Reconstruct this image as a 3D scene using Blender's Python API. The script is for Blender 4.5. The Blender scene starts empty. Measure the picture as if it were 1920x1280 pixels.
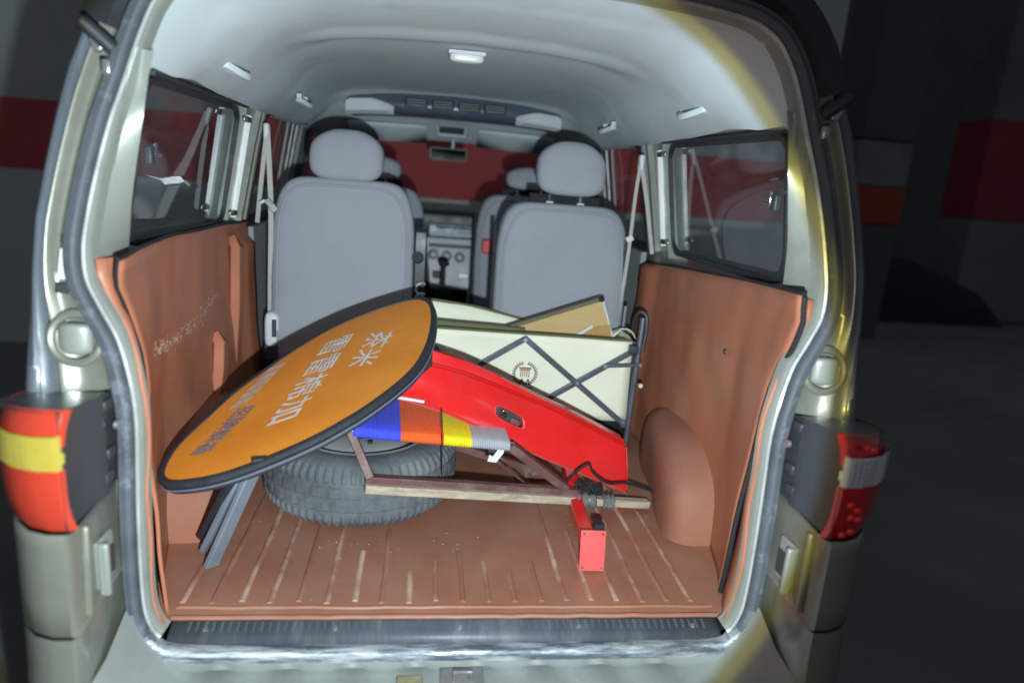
import bpy, bmesh, math, random
from mathutils import Vector, Matrix, Euler, noise
random.seed(4)
scene = bpy.context.scene
COL = scene.collection
V = Vector
R = math.radians

# ------------------------------------------------------------------ camera
F_PX = 1289.268
CAM = V((-0.09962, -1.24274, 0.89302))
YAW, PIT, ROL = 0.134172, -0.237668, 0.078085
fw = V((math.sin(YAW)*math.cos(PIT), math.cos(YAW)*math.cos(PIT), math.sin(PIT)))
r0 = V((math.cos(YAW), -math.sin(YAW), 0)); u0 = r0.cross(fw)
rt = r0*math.cos(ROL)+u0*math.sin(ROL); up = u0*math.cos(ROL)-r0*math.sin(ROL)
cam = bpy.data.cameras.new('camera'); camo = bpy.data.objects.new('camera', cam); COL.objects.link(camo)
camo.matrix_world = Matrix(((rt.x, up.x, -fw.x, CAM.x), (rt.y, up.y, -fw.y, CAM.y), (rt.z, up.z, -fw.z, CAM.z), (0, 0, 0, 1)))
cam.sensor_width = 36; cam.lens = 36*F_PX/1920; cam.clip_start = .02; cam.clip_end = 200
cam.dof.use_dof = True; cam.dof.focus_distance = 1.75; cam.dof.aperture_fstop = 1.5
scene.camera = camo

# ------------------------------------------------------------------ night: a dim garage and one hand torch
w = bpy.data.worlds.new('World'); scene.world = w; w.use_nodes = True
w.node_tree.nodes['Background'].inputs[0].default_value = (.75, .85, 1, 1)
w.node_tree.nodes['Background'].inputs[1].default_value = .10
TORCH = V((-0.04, -1.223, 0.743)); AXIS = V((-0.048, .979, -.198)).normalized()
def spot(name, power, half, colour, blend, radius):
    l = bpy.data.lights.new(name, 'SPOT'); l.energy = power; l.color = colour
    l.spot_size = R(half*2); l.spot_blend = blend; l.shadow_soft_size = radius
    o = bpy.data.objects.new(name, l); COL.objects.link(o)
    o.location = TORCH; o.rotation_euler = (-AXIS).to_track_quat('Z', 'Y').to_euler()
    return o
spot('torch_beam', 146, 34.8, (.43, .65, 1.0), .045, .012)          # the torch's white beam
spot('torch_fringe', 62, 35.8, (1.0, .87, .14), .025, .012)        # its yellow colour fringe
spot('torch_spill', 15, 55, (1.0, .93, .85), .9, .03)               # weak spill round the beam
scene.view_settings.view_transform = 'Standard'; scene.view_settings.look = 'None'
scene.view_settings.exposure = .12; scene.view_settings.gamma = 1

# ------------------------------------------------------------------ helpers
def hit(x, y, n, c):
    d = fw*F_PX+rt*(x-960)+up*(640-y); n = V(n)
    return CAM+d*((c-n.dot(CAM))/n.dot(d))
def PY(x, y, v): return hit(x, y, (0, 1, 0), v)
def PX(x, y, v): return hit(x, y, (1, 0, 0), v)
def PZ(x, y, v): return hit(x, y, (0, 0, 1), v)
def lerp(a, b, t): return a+(b-a)*t
def interp(tab, x):
    if x <= tab[0][0]: return tab[0][1]
    for (a, p), (b, q) in zip(tab, tab[1:]):
        if x <= b: return lerp(p, q, (x-a)/(b-a))
    return tab[-1][1]
def catmull(pts, n):
    pts = [V(p) for p in pts]; out = []
    for i in range(len(pts)-1):
        a, b, c, d = pts[max(i-1, 0)], pts[i], pts[i+1], pts[min(i+2, len(pts)-1)]
        for k in range(n):
            t = k/n
            out.append(.5*((2*b)+(c-a)*t+(2*a-5*b+4*c-d)*t*t+(3*b-a-3*c+d)*t**3))
    out.append(pts[-1]); return out

MATS = {}
def mat(name, col, rough=.5, metal=0, var=.12, scale=6, bump=0, bscale=120, col2=None, mask=(.5, .62), mscale=5, stretch=(1, 1, 1), coat=0, rvar=.1, spec=.5):
    m = bpy.data.materials.new(name); m.use_nodes = True; nt = m.node_tree; N = nt.nodes; L = nt.links
    p = N['Principled BSDF']; p.inputs['Roughness'].default_value = rough; p.inputs['Metallic'].default_value = metal
    p.inputs['Coat Weight'].default_value = coat; p.inputs['Coat Roughness'].default_value = .12
    p.inputs['Specular IOR Level'].default_value = spec
    tc = N.new('ShaderNodeTexCoord'); mp = N.new('ShaderNodeMapping'); mp.inputs['Scale'].default_value = stretch
    L.new(tc.outputs['Object'], mp.inputs[0])
    n = N.new('ShaderNodeTexNoise'); n.inputs['Scale'].default_value = scale; n.inputs['Detail'].default_value = 6; n.inputs['Roughness'].default_value = .62
    L.new(mp.outputs[0], n.inputs[0])
    mr = N.new('ShaderNodeMapRange'); mr.inputs[1].default_value = .25; mr.inputs[2].default_value = .75
    mr.inputs[3].default_value = 1-var; mr.inputs[4].default_value = 1+var
    L.new(n.outputs['Fac'], mr.inputs[0])
    mx = N.new('ShaderNodeMix'); mx.data_type = 'RGBA'; mx.blend_type = 'MULTIPLY'; mx.inputs[0].default_value = 1
    mx.inputs[6].default_value = (*col, 1); L.new(mr.outputs[0], mx.inputs[7])
    last = mx.outputs[2]
    if col2:
        n2 = N.new('ShaderNodeTexNoise'); n2.inputs['Scale'].default_value = mscale; n2.inputs['Detail'].default_value = 8; n2.inputs['Roughness'].default_value = .7
        L.new(mp.outputs[0], n2.inputs[0])
        m2 = N.new('ShaderNodeMapRange'); m2.inputs[1].default_value = mask[0]; m2.inputs[2].default_value = mask[1]; L.new(n2.outputs['Fac'], m2.inputs[0])
        x2 = N.new('ShaderNodeMix'); x2.data_type = 'RGBA'; L.new(m2.outputs[0], x2.inputs[0]); L.new(last, x2.inputs[6]); x2.inputs[7].default_value = (*col2, 1)
        last = x2.outputs[2]
    L.new(last, p.inputs['Base Color'])
    r2 = N.new('ShaderNodeMapRange'); r2.inputs[1].default_value = .3; r2.inputs[2].default_value = .7
    r2.inputs[3].default_value = max(.02, rough-rvar); r2.inputs[4].default_value = min(1, rough+rvar)
    L.new(n.outputs['Fac'], r2.inputs[0]); L.new(r2.outputs[0], p.inputs['Roughness'])
    if bump:
        b = N.new('ShaderNodeBump'); b.inputs['Strength'].default_value = bump; b.inputs['Distance'].default_value = .002
        nb = N.new('ShaderNodeTexNoise'); nb.inputs['Scale'].default_value = bscale; nb.inputs['Detail'].default_value = 4
        L.new(mp.outputs[0], nb.inputs[0]); L.new(nb.outputs['Fac'], b.inputs['Height']); L.new(b.outputs[0], p.inputs['Normal'])
    MATS[name] = m; return m

def setprops(o, props):
    for k, v in props.items(): o[k] = v
def link(o, parent):
    COL.objects.link(o)
    if parent is not None:
        o.parent = parent
        if parent.type == 'EMPTY' and parent.parent is None: o.matrix_parent_inverse = Matrix.Translation(-parent.location)
def thing(name, label, cat, loc=(0, 0, 0), group=None):
    o = bpy.data.objects.new(name, None); COL.objects.link(o); o.location = loc; o.empty_display_size = .05
    o['label'] = label; o['category'] = cat
    if group: o['group'] = group
    return o
def ob(name, verts, faces, m, parent=None, smooth=True, sharp=38, thick=0, off=0, sub=0, bev=0, **props):
    me = bpy.data.meshes.new(name); me.from_pydata([tuple(v) for v in verts], [], faces); me.update()
    bm = bmesh.new(); bm.from_mesh(me); bmesh.ops.remove_doubles(bm, verts=bm.verts, dist=1e-6)
    bmesh.ops.recalc_face_normals(bm, faces=bm.faces); bm.to_mesh(me); bm.free()
    me.materials.append(m)
    if smooth:
        me.shade_smooth(); me.set_sharp_from_angle(angle=R(sharp))
    o = bpy.data.objects.new(name, me); link(o, parent); setprops(o, props)
    if bev:
        md = o.modifiers.new('bevel', 'BEVEL'); md.width = bev; md.segments = 2; md.limit_method = 'ANGLE'; md.angle_limit = R(40)
    if thick:
        md = o.modifiers.new('solid', 'SOLIDIFY'); md.thickness = thick; md.offset = off
    if sub:
        md = o.modifiers.new('sub', 'SUBSURF'); md.levels = md.render_levels = sub
    return o
class MB:
    def __init__(s): s.v = []; s.f = []
    def add(s, verts, faces):
        k = len(s.v); s.v += [V(v) for v in verts]; s.f += [tuple(i+k for i in f) for f in faces]; return s
    def box(s, c, size, rot=None):
        c = V(c); M_ = (rot if isinstance(rot, Matrix) else Euler(rot).to_matrix()) if rot is not None else Matrix.Identity(3)
        x, y, z = (q/2 for q in size)
        vs = [c+M_@V((a*x, b*y, d*z)) for a in (-1, 1) for b in (-1, 1) for d in (-1, 1)]
        return s.add(vs, [(0, 1, 3, 2), (4, 6, 7, 5), (0, 4, 5, 1), (2, 3, 7, 6), (0, 2, 6, 4), (1, 5, 7, 3)])
    def loft(s, rings, cu=False, cr=False, cap=False):
        n = len(rings[0]); m = len(rings); fs = []
        for i in range(m if cr else m-1):
            for j in range(n if cu else n-1):
                a, b = i, (i+1) % m; c, d = j, (j+1) % n
                fs.append((a*n+c, a*n+d, b*n+d, b*n+c))
        if cap: fs += [tuple(range(n)), tuple((m-1)*n+j for j in reversed(range(n)))]
        return s.add([p for r in rings for p in r], fs)
    def tube(s, pts, r, n=8, closed=False, cap=True, rect=None, upv=None):
        pts = [V(p) for p in pts]; m = len(pts); rings = []; prev = None
        for i, p in enumerate(pts):
            if closed: t = pts[(i+1) % m]-pts[i-1]
            else: t = pts[min(i+1, m-1)]-pts[max(i-1, 0)]
            t.normalize()
            if prev is None:
                a = V(upv) if upv else (V((0, 0, 1)) if abs(t.z) < .9 else V((0, 1, 0)))
            else: a = prev
            a = (a-t*a.dot(t)).normalized(); b = t.cross(a); prev = a
            rr = r(i/(m-1)) if callable(r) else r
            if rect: rings.append([p+a*q[1]+b*q[0] for q in rect])
            else: rings.append([p+(a*math.cos(2*math.pi*k/n)+b*math.sin(2*math.pi*k/n))*rr for k in range(n)])
        return s.loft(rings, cu=True, cr=closed, cap=cap and not closed)
    def disc(s, c, nrm, r, h, n=24, r2=None):
        nrm = V(nrm).normalized(); return s.tube([V(c), V(c)+nrm*h], (lambda t: lerp(r, r if r2 is None else r2, t)), n)
    def build(s, name, m, parent=None, **k): return ob(name, s.v, s.f, m, parent, **k)
def rect(wd, h): return [(-wd/2, -h/2), (wd/2, -h/2), (wd/2, h/2), (-wd/2, h/2)]
def box(name, c, size, m, parent, rot=None, bev=.004, **k): return MB().box(c, size, rot).build(name, m, parent, bev=bev, **k)
def tube(name, pts, r, m, parent, n=8, closed=False, rect=None, upv=None, **k): return MB().tube(pts, r, n, closed, rect=rect, upv=upv).build(name, m, parent, **k)
def loft(name, rings, m, parent, cu=False, cr=False, cap=False, **k): return MB().loft(rings, cu, cr, cap).build(name, m, parent, **k)
def spow(c, e): return math.copysign(abs(c)**e, c)
def cushion(c, s, e1=.4, e2=.4, nu=28, nv=40, fn=None):
    """rounded cushion: superquadric with half sizes s"""
    rings = []
    for i in range(nu+1):
        a = -math.pi/2+math.pi*i/nu; ring = []
        for j in range(nv):
            b = 2*math.pi*j/nv
            p = V((s[0]*spow(math.cos(a), e1)*spow(math.cos(b), e2), s[1]*spow(math.cos(a), e1)*spow(math.sin(b), e2), s[2]*spow(math.sin(a), e1)))
            ring.append(V(c)+(fn(p) if fn else p))
        rings.append(ring)
    return MB().loft(rings, cu=True, cap=True)
def mirror(pts): return [V((-p[0], p[1], p[2])) for p in pts]

# ------------------------------------------------------------------ materials
paint = mat('silver_olive_paint', (.225, .225, .188), .36, .35, .06, 9, coat=.5, bump=.05, bscale=300, col2=(.125, .125, .10), mask=(.54, .82), mscale=8)
inpaint = mat('inner_paint', (.27, .285, .26), .42, .2, .07, 9, coat=.2, col2=(.17, .17, .15), mask=(.52, .82), mscale=9)
rubber = mat('weatherstrip_rubber', (.075, .083, .10), .68, 0, .25, 14, bump=.3, bscale=90, col2=(.23, .25, .29), mask=(.55, .8), mscale=22)
darkrub = mat('black_rubber', (.02, .022, .026), .55, 0, .2, 20, bump=.1)
wornstrip = mat('worn_strip', (.10, .115, .14), .45, .3, .3, 8, bump=.8, bscale=30, col2=(.44, .47, .50), mask=(.42, .60), mscale=9, stretch=(1.0, 7, 7))
sillm = mat('sill_plate', (.075, .085, .105), .5, .1, .22, 14, bump=.2, bscale=80, col2=(.15, .165, .18), mask=(.5, .72), mscale=10, stretch=(1.5, .3, .3))
steel = mat('worn_steel', (.45, .46, .47), .35, .8, .15, 20, bump=.1)
chrome = mat('chrome', (.75, .77, .8), .15, 1, .05)
liner = mat('brown_liner', (.43, .150, .082), .5, 0, .12, 4, bump=.9, bscale=9, col2=(.37, .150, .095), mask=(.42, .75), mscale=7, spec=.45, rvar=.22)
floorm = mat('brown_floor_liner', (.30, .122, .076), .38, 0, .12, 5, bump=.6, bscale=14, col2=(.31, .175, .125), mask=(.40, .80), mscale=6, rvar=.16)
archm = mat('arch_cover', (.30, .115, .074), .75, 0, .14, 5, bump=.8, bscale=9, col2=(.30, .15, .105), mask=(.42, .78), mscale=6, spec=.3)
ribm = mat('worn_rib', (.31, .135, .095), .5, 0, .2, 8, col2=(.50, .36, .27), mask=(.47, .60), mscale=5, stretch=(1, .7, 1))
ribdull = mat('dull_rib', (.29, .118, .08), .5, 0, .2, 8, col2=(.36, .18, .12), mask=(.5, .66), mscale=7, stretch=(1, .5, 1))
head = mat('headliner', (.585, .655, .70), .85, 0, .05, 5, bump=.25, bscale=220, col2=(.47, .51, .54), mask=(.55, .85), mscale=4, spec=.15)
seatm = mat('grey_seat_cloth', (.31, .325, .37), .85, 0, .05, 9, bump=.5, bscale=420, col2=(.275, .29, .325), mask=(.5, .8), mscale=4)
trim = mat('grey_trim', (.27, .29, .29), .6, 0, .08, 8, bump=.15)
dgrey = mat('dark_plastic', (.035, .04, .048), .45, 0, .15, 10, bump=.1)
blackm = mat('black_fabric', (.012, .012, .015), .8, 0, .2, 30, bump=.3)
consolem = mat('console_plastic', (.10, .11, .16), .3, .2, .1, 10)
lightpl = mat('pale_plastic', (.62, .63, .68), .4, 0, .05)
silverpl = mat('silver_plastic', (.50, .51, .58), .45, 0, .06)
orange = mat('orange_fabric', (.74, .26, .028), .5, 0, .08, 3, bump=.5, bscale=7, col2=(.62, .19, .015), mask=(.42, .72), mscale=4, rvar=.15)
edging = mat('black_edging', (.022, .024, .032), .6, 0, .2, 30, bump=.4, bscale=300)
pipe = mat('blue_grey_piping', (.12, .14, .2), .5, 0, .15, 30)
greybar = mat('grey_bar', (.19, .22, .27), .5, .1, .12, 12)
redm = mat('red_gloss', (.72, .016, .018), .24, 0, .12, 6, coat=.4, bump=.25, bscale=8, rvar=.1, col2=(.58, .03, .03), mask=(.5, .75), mscale=9)
redp = mat('faded_red', (.72, .085, .085), .5, 0, .1, 12, col2=(.55, .05, .05), mask=(.5, .75))
cream = mat('cream_canvas', (.80, .80, .66), .8, 0, .05, 6, bump=.35, bscale=60, col2=(.73, .74, .59), mask=(.5, .75), mscale=5)
tubem = mat('grey_tube', (.11, .12, .155), .38, .4, .12, 20)
olive = mat('olive_binding', (.12, .13, .06), .8, 0, .1)
card = mat('tan_board', (.52, .37, .165), .7, 0, .07, 6, stretch=(1, 1, 5), col2=(.46, .32, .13), mask=(.5, .7))
cardedge = mat('board_edge', (.13, .115, .085), .7, 0, .15, 12)
tyrem = mat('dusty_tyre', (.085, .095, .11), .85, 0, .25, 10, bump=.5, bscale=90, col2=(.17, .185, .20), mask=(.38, .72), mscale=5)
rimm = mat('dull_rim', (.33, .34, .34), .5, .3, .15, 9)
darkred = mat('rusty_dark_red', (.13, .058, .055), .6, .1, .25, 14, bump=.3, bscale=80, col2=(.22, .16, .14), mask=(.48, .7), mscale=12)
woodm = mat('pale_wood', (.42, .35, .27), .75, 0, .2, 10, stretch=(.4, 6, 6), bump=.3, bscale=40, col2=(.24, .18, .14), mask=(.5, .68), mscale=9)
rag = mat('grey_rag', (.12, .13, .13), .9, 0, .3, 25, bump=.6, bscale=60)
inkgrey = mat('grey_print', (.64, .60, .60), .7, 0, .2, 40, col2=(.58, .33, .16), mask=(.48, .7), mscale=35)
inkgold = mat('faded_print', (.55, .34, .24), .7, 0, .2, 40)
inkblue = mat('navy_print', (.15, .16, .24), .7, 0, .2, 40, col2=(.42, .2, .08), mask=(.55, .72), mscale=35)
inkblack = mat('dark_print', (.03, .04, .04), .7, 0, .1)
inkred = mat('rust_print', (.28, .06, .04), .7, 0, .1)
belt = mat('belt_webbing', (.42, .42, .40), .7, 0, .1, 40, bump=.3, bscale=300)
white = mat('white_paint', (.75, .76, .76), .35, .1, .05, 12)
concrete = mat('garage_concrete', (.17, .18, .165), .75, 0, .25, .8, bump=.4, bscale=30, col2=(.09, .1, .095), mask=(.5, .75), mscale=.5)
wallwhite = mat('garage_white', (.50, .52, .51), .8, 0, .12, 1.5, bump=.2, bscale=20)
wallred = mat('garage_red', (.62, .085, .095), .75, 0, .12, 1.5, bump=.2, bscale=20)
wallgrey = mat('garage_grey', (.60, .63, .61), .8, 0, .12, 1.5, bump=.2, bscale=20)
cords = {'blue': (.065, .095, .80), 'orange': (.85, .13, .03), 'yellow': (.78, .68, .02), 'grey': (.38, .39, .43)}
cordm = {k: mat(k+'_cord', c, .42, 0, .12, 40) for k, c in cords.items()}

def glass_mat(name, tint, dust=.035, rough=.02):
    m = bpy.data.materials.new(name); m.use_nodes = True; N = m.node_tree.nodes; L = m.node_tree.links
    N.remove(N['Principled BSDF']); out = N['Material Output']
    t = N.new('ShaderNodeBsdfTransparent'); t.inputs[0].default_value = (*tint, 1)
    g = N.new('ShaderNodeBsdfGlossy'); g.inputs['Roughness'].default_value = rough; g.inputs[0].default_value = (.9, .95, 1, 1)
    fr = N.new('ShaderNodeFresnel'); ge = N.new('ShaderNodeNewGeometry'); ma = N.new('ShaderNodeMath'); ma.operation = 'MULTIPLY_ADD'; ma.inputs[1].default_value = 1/1.36-1.36; ma.inputs[2].default_value = 1.36; L.new(ge.outputs['Backfacing'], ma.inputs[0]); L.new(ma.outputs[0], fr.inputs[0])
    mx = N.new('ShaderNodeMixShader'); L.new(fr.outputs[0], mx.inputs[0]); L.new(t.outputs[0], mx.inputs[1]); L.new(g.outputs[0], mx.inputs[2])
    d = N.new('ShaderNodeBsdfDiffuse'); d.inputs[0].default_value = (.55, .58, .58, 1); dn = N.new('ShaderNodeTexNoise'); dn.inputs['Scale'].default_value = 5; dn.inputs['Detail'].default_value = 6
    dm = N.new('ShaderNodeMapRange'); dm.inputs[1].default_value = .35; dm.inputs[2].default_value = .75; dm.inputs[3].default_value = dust*.5; dm.inputs[4].default_value = dust*1.6; L.new(dn.outputs['Fac'], dm.inputs[0])
    m3 = N.new('ShaderNodeMixShader'); L.new(dm.outputs[0], m3.inputs[0]); L.new(mx.outputs[0], m3.inputs[1]); L.new(d.outputs[0], m3.inputs[2]); L.new(m3.outputs[0], out.inputs[0])
    MATS[name] = m; return m
glass = glass_mat('tinted_glass', (.80, .84, .84))
clear = glass_mat('windscreen_glass', (.9, .93, .92), .012)
def lens_mat(name, col, wt=.25, rough=.12):
    m = mat(name, col, rough, 0, .10, 18, coat=.8, rvar=.03, bump=.35, bscale=160)
    p = m.node_tree.nodes['Principled BSDF']; p.inputs['Subsurface Weight'].default_value = wt; p.inputs['Subsurface Radius'].default_value = (.02, .006, .003); p.inputs['Subsurface Scale'].default_value = .4
    return m
lred = lens_mat('red_lens', (.46, .042, .022)); lyel = lens_mat('amber_lens', (.38, .30, .05)); lred_shade = lens_mat('shaded_red_lens', (.36, .010, .013)); lmid_shade = lens_mat('shaded_mid_lens', (.42, .42, .46), 0)  # same lamp on both sides; shade is put into the right lenses' colours

# ------------------------------------------------------------------ garage
def struct(name, verts, faces, m, **k): return ob(name, verts, faces, m, None, smooth=False, kind='structure', **k)
GZ = -.62
struct('ground', [(-40, -30, GZ), (40, -30, GZ), (40, 60, GZ), (-40, 60, GZ)], [(0, 1, 2, 3)], concrete)
gw = thing('garage_wall', 'painted garage wall with a broad red band, seen through the windscreen', 'wall', (0, 4.3, GZ))
box('lower_wall', (-3.325, 4.30, (GZ+.665)/2), (12.75, .2, .665-GZ), wallgrey, gw, bev=0)
box('red_band', (-3.325, 4.302, (.665+1.15)/2), (12.75, .2, 1.15-.665), wallred, gw, bev=0)
box('upper_wall', (-3.325, 4.30, 1.95), (12.75, .2, 1.6), wallwhite, gw, bev=0)
bw = thing('garage_wall', 'dim garage wall far off to the right with a dark red painted stretch', 'wall', (9, 13, GZ))
box('wall_face', (9, 13.1, 4.4), (40, .2, 10.1), mat('dark_concrete', (.09, .095, .09), .85, 0, .3, .6), bw, bev=0)
p2 = thing('garage_pillar', 'square garage pillar just right of the van, white above an orange-red band', 'pillar', (4.9, 6.2, GZ), 'garage pillars')
orpaint = mat('orange_red_paint', (.36, .05, .024), .8, 0, .25, 3)
box('lower_shaft', (4.75, 6.2, .02), (.62, .6, 1.28), MATS.get('dark_concrete', concrete), p2, bev=.02); box('orange_red_band', (4.75, 6.198, .86), (.63, .61, .40), orpaint, p2, bev=.02); box('white_shaft', (4.75, 6.2, 1.30), (.62, .6, .47), mat('dull_white', (.20, .205, .22), .85, 0, .25, 3), p2, bev=.02); box('grey_shaft', (4.75, 6.2, 3.1), (.62, .6, 3.1), MATS['dark_concrete'] if 'dark_concrete' in MATS else concrete, p2, bev=.02)
rb = thing('garage_pillar', 'red painted concrete pillar at the right edge of the photo', 'pillar', (7.9, 7.6, GZ), 'garage pillars')
box('shaft', (7.95, 7.6, 2.0), (1.7, .6, 5.2), concrete, rb, bev=.02)
box('red_paint_band', (7.95, 7.6, 1.42), (1.72, .62, 1.3), mat('dull_garage_red', (.30, .035, .042), .8, 0, .3, 1.2), rb, bev=.02)
# covered motor scooter: tarpaulin heap
rings = []
for i in range(17):
    t = i/16; x = 5.2+2.5*t; hgt = interp([(0, .2), (.12, .62), (.3, .85), (.5, .78), (.7, .6), (.9, .42), (1, .1)], t)
    ring = []
    for j in range(13):
        a = math.pi*j/12; wd = .42*(1-.25*abs(t-.5))
        q = V((x, 7.4-wd*math.cos(a), GZ+hgt*math.sin(a)**.6)); q += V((0, 1, .6))*.05*noise.noise(q*4); ring.append(q)
    rings.append(ring)
o = loft('covered_scooter', rings, blackm, None, cap=True); o['label'] = 'low black tarpaulin covered heap on the garage floor right of the van'; o['category'] = 'covered scooter'

# ------------------------------------------------------------------ the van
van = thing('minivan', 'silver minivan seen from behind with its tailgate open and boot loaded', 'van', (0, 0, GZ))
RIGHT = [(0, -.035), (.30, -.035), (.52, -.031), (.572, -.010), (.597, .035), (.604, .10), (.604, .22), (.601, .33), (.598, .43), (.604, .50), (.624, .565), (.652, .615), (.677, .665), (.684, .72), (.678, .78), (.666, .85), (.648, .93), (.627, 1.0), (.607, 1.07), (.580, 1.14), (.535, 1.197), (.45, 1.228), (.25, 1.247), (0, 1.252)]
def oy(z): return -.06+max(0, z-.5)*.2
half = catmull([(x, oy(z), z) for x, z in RIGHT], 6)
loop = half+[V((-p.x, p.y, p.z)) for p in reversed(half[1:-1])]
def normals(loop):
    out = []; n = len(loop)
    for i in range(n):
        t = loop[(i+1) % n]-loop[i-1]; out.append(V((t.z, 0, -t.x)).normalized())
    return out
nrm = normals(loop)
def ring_at(d, dy, sel=None):
    idx = sel if sel is not None else range(len(loop))
    return [loop[i]+nrm[i]*d+V((0, dy, 0)) for i in idx]
NH = len(half)
low = [i for i in range(len(loop)) if loop[i].z < .0 or (loop[i].z < .02 and abs(loop[i].x) < .6)]
# weatherstrip: a rubber bulb round the opening with a lip
prof = [(a*.86, b*.86) for a, b in [(-.014, .0), (-.013, -.010), (-.009, -.017), (-.004, -.018), (-.001, -.012), (.001, -.012), (.004, -.019), (.009, -.018), (.0125, -.011), (.012, -.004), (.016, -.002), (.016, .010), (.0, .014), (-.012, .010)]]
up_i = [i for i in range(len(loop)) if loop[i].z > -.008]; 
start = min(range(len(loop)), key=lambda i: (loop[i]-V((.3, -.06, -.035))).length)
order = [(start+k) % len(loop) for k in range(len(loop))]
side = [i for i in order if loop[i].z > -.004]; bottom = [i for i in range(len(loop)) if loop[i].z <= .012]
bottom = sorted(bottom, key=lambda i: (loop[i].x))
def strip(name, idx, m, sc=1, **k):
    rings = []
    for q in idx:
        wob = 1+.05*noise.noise(loop[q]*9)
        rings.append([loop[q]+nrm[q]*(a*sc*wob)+V((0, b*sc, 0)) for a, b in prof])
    return loft(name, rings, m, van, cu=True, cap=True, sharp=50, **k)
strip('weatherstrip', side, rubber)
strip('sill_weatherstrip', bottom, wornstrip, 1.12, label='worn shiny weatherstrip along the sill')
# metal flange inside the strip
fl = [i for i in order if loop[i].z > -.012]
loft('opening_flange', [ring_at(-.0185, .010, fl), ring_at(-.021, .013, fl), ring_at(-.023, .022, fl), ring_at(-.026, .04, fl)], inpaint, van)
loft('flange_edge', [ring_at(-.0115, .004, fl), ring_at(-.0145, .001, fl), ring_at(-.0185, .004, fl), ring_at(-.0185, .011, fl)], mat('bright_flange', (.50, .52, .52), .3, .4, .12, 14, coat=.4, col2=(.25, .25, .24), mask=(.58, .75), mscale=12), van)
lowj = [i for i in reversed(range(NH)) if loop[i].z < .52]+[i for i in reversed(range(NH, len(loop))) if loop[i].z < .52]
loft('lower_jamb', [ring_at(.006, .008, lowj), ring_at(.02, .012, lowj), ring_at(.045, .012, lowj)], paint, van)
# outer jamb (painted) from strip to the body's outer edge, per side
def xo(z): return interp([(.44, .768), (.5, .765), (.59, .764), (.66, .758), (.757, .75), (.833, .737), (.91, .722), (1.004, .70), (1.115, .66), (1.20, .60), (1.26, .52)], z)
jz = [p for p in half if p.z > .455 and p.x > .40]
for s in (-1, 1):
    rings = []
    for p in jz:
        i = half.index(p); n = nrm[i]; a = p+n*.011; 
        b = V((xo(p.z)+.0, oy(p.z)+.012, p.z+n.z*.075)) if p.z < 1.1 else p+n*.085+V((0, .012, 0))
        row = []
        for t, dy in ((0, .006), (.06, .010), (.3, .014), (.42, .006), (.50, -.004), (.55, -.006), (.60, .006), (.66, .012), (1, .022)):
            q = a.lerp(b, t); q.y += dy; row.append(V((s*q.x, q.y, q.z)))
        rings.append(row)
    loft('pillar_jamb', rings, paint, van, sharp=60)
    # dark rubber trim along the outer edge
    path = []
    tr = []
    for p in jz:
        i = half.index(p); n = nrm[i]
        b = V((xo(p.z), oy(p.z)+.012, p.z+n.z*.075)) if p.z < 1.1 else p+n*.085+V((0, .012, 0))
        a = (p+n*.011).lerp(b, .64); e = b; d = (e-a)
        tr.append([V((s*q.x, q.y, q.z)) for q in (a+V((0, .012, 0)), a+d*.05+V((0, -.004, 0)), a+d*.3+V((0, -.011, 0)), a+d*.42+V((0, -.002, 0)), a+d*.55+V((0, -.008, 0)), a+d*.8+V((0, -.004, 0)), a+d*.97+V((0, .006, 0)), a+d*1.03+V((0, .03, 0)), a+d*1.08+V((0, .12, 0)))])
    loft('outer_trim', tr, mat('outer_trim_rubber_%d' % (s+1), (.115, .13, .155), .4, .1, .2, 12, coat=.2, bump=.2, stretch=(3, 3, .3)), van, sharp=60)
    # round bump stop
    c = PY(137, 637, -.052); c = V((s*abs(c.x), c.y, c.z))
    tube('bump_stop', [c+V((.041*math.cos(a), .012+.2*.041*math.sin(a), .041*math.sin(a))) for a in [2*math.pi*k/40 for k in range(40)]], .008, paint, van, closed=True)
    cushion(c+V((0, .010, 0)), (.027, .014, .027), .45, 1).build('bump_stop_button', inpaint, van)
# identification stickers on left jamb, two dark ends with pale strip
for (x, y), m, hh in (((127, 449), dgrey, .016), ((122, 495), white, .05), ((117, 541), dgrey, .016)):
    q = hit(x, y, (0, 1, -.2), -.06-.1-.004); box('jamb_sticker', q, (.018, .004, hh), m, van, bev=0, rot=(R(-11), R(4), 0))

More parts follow.
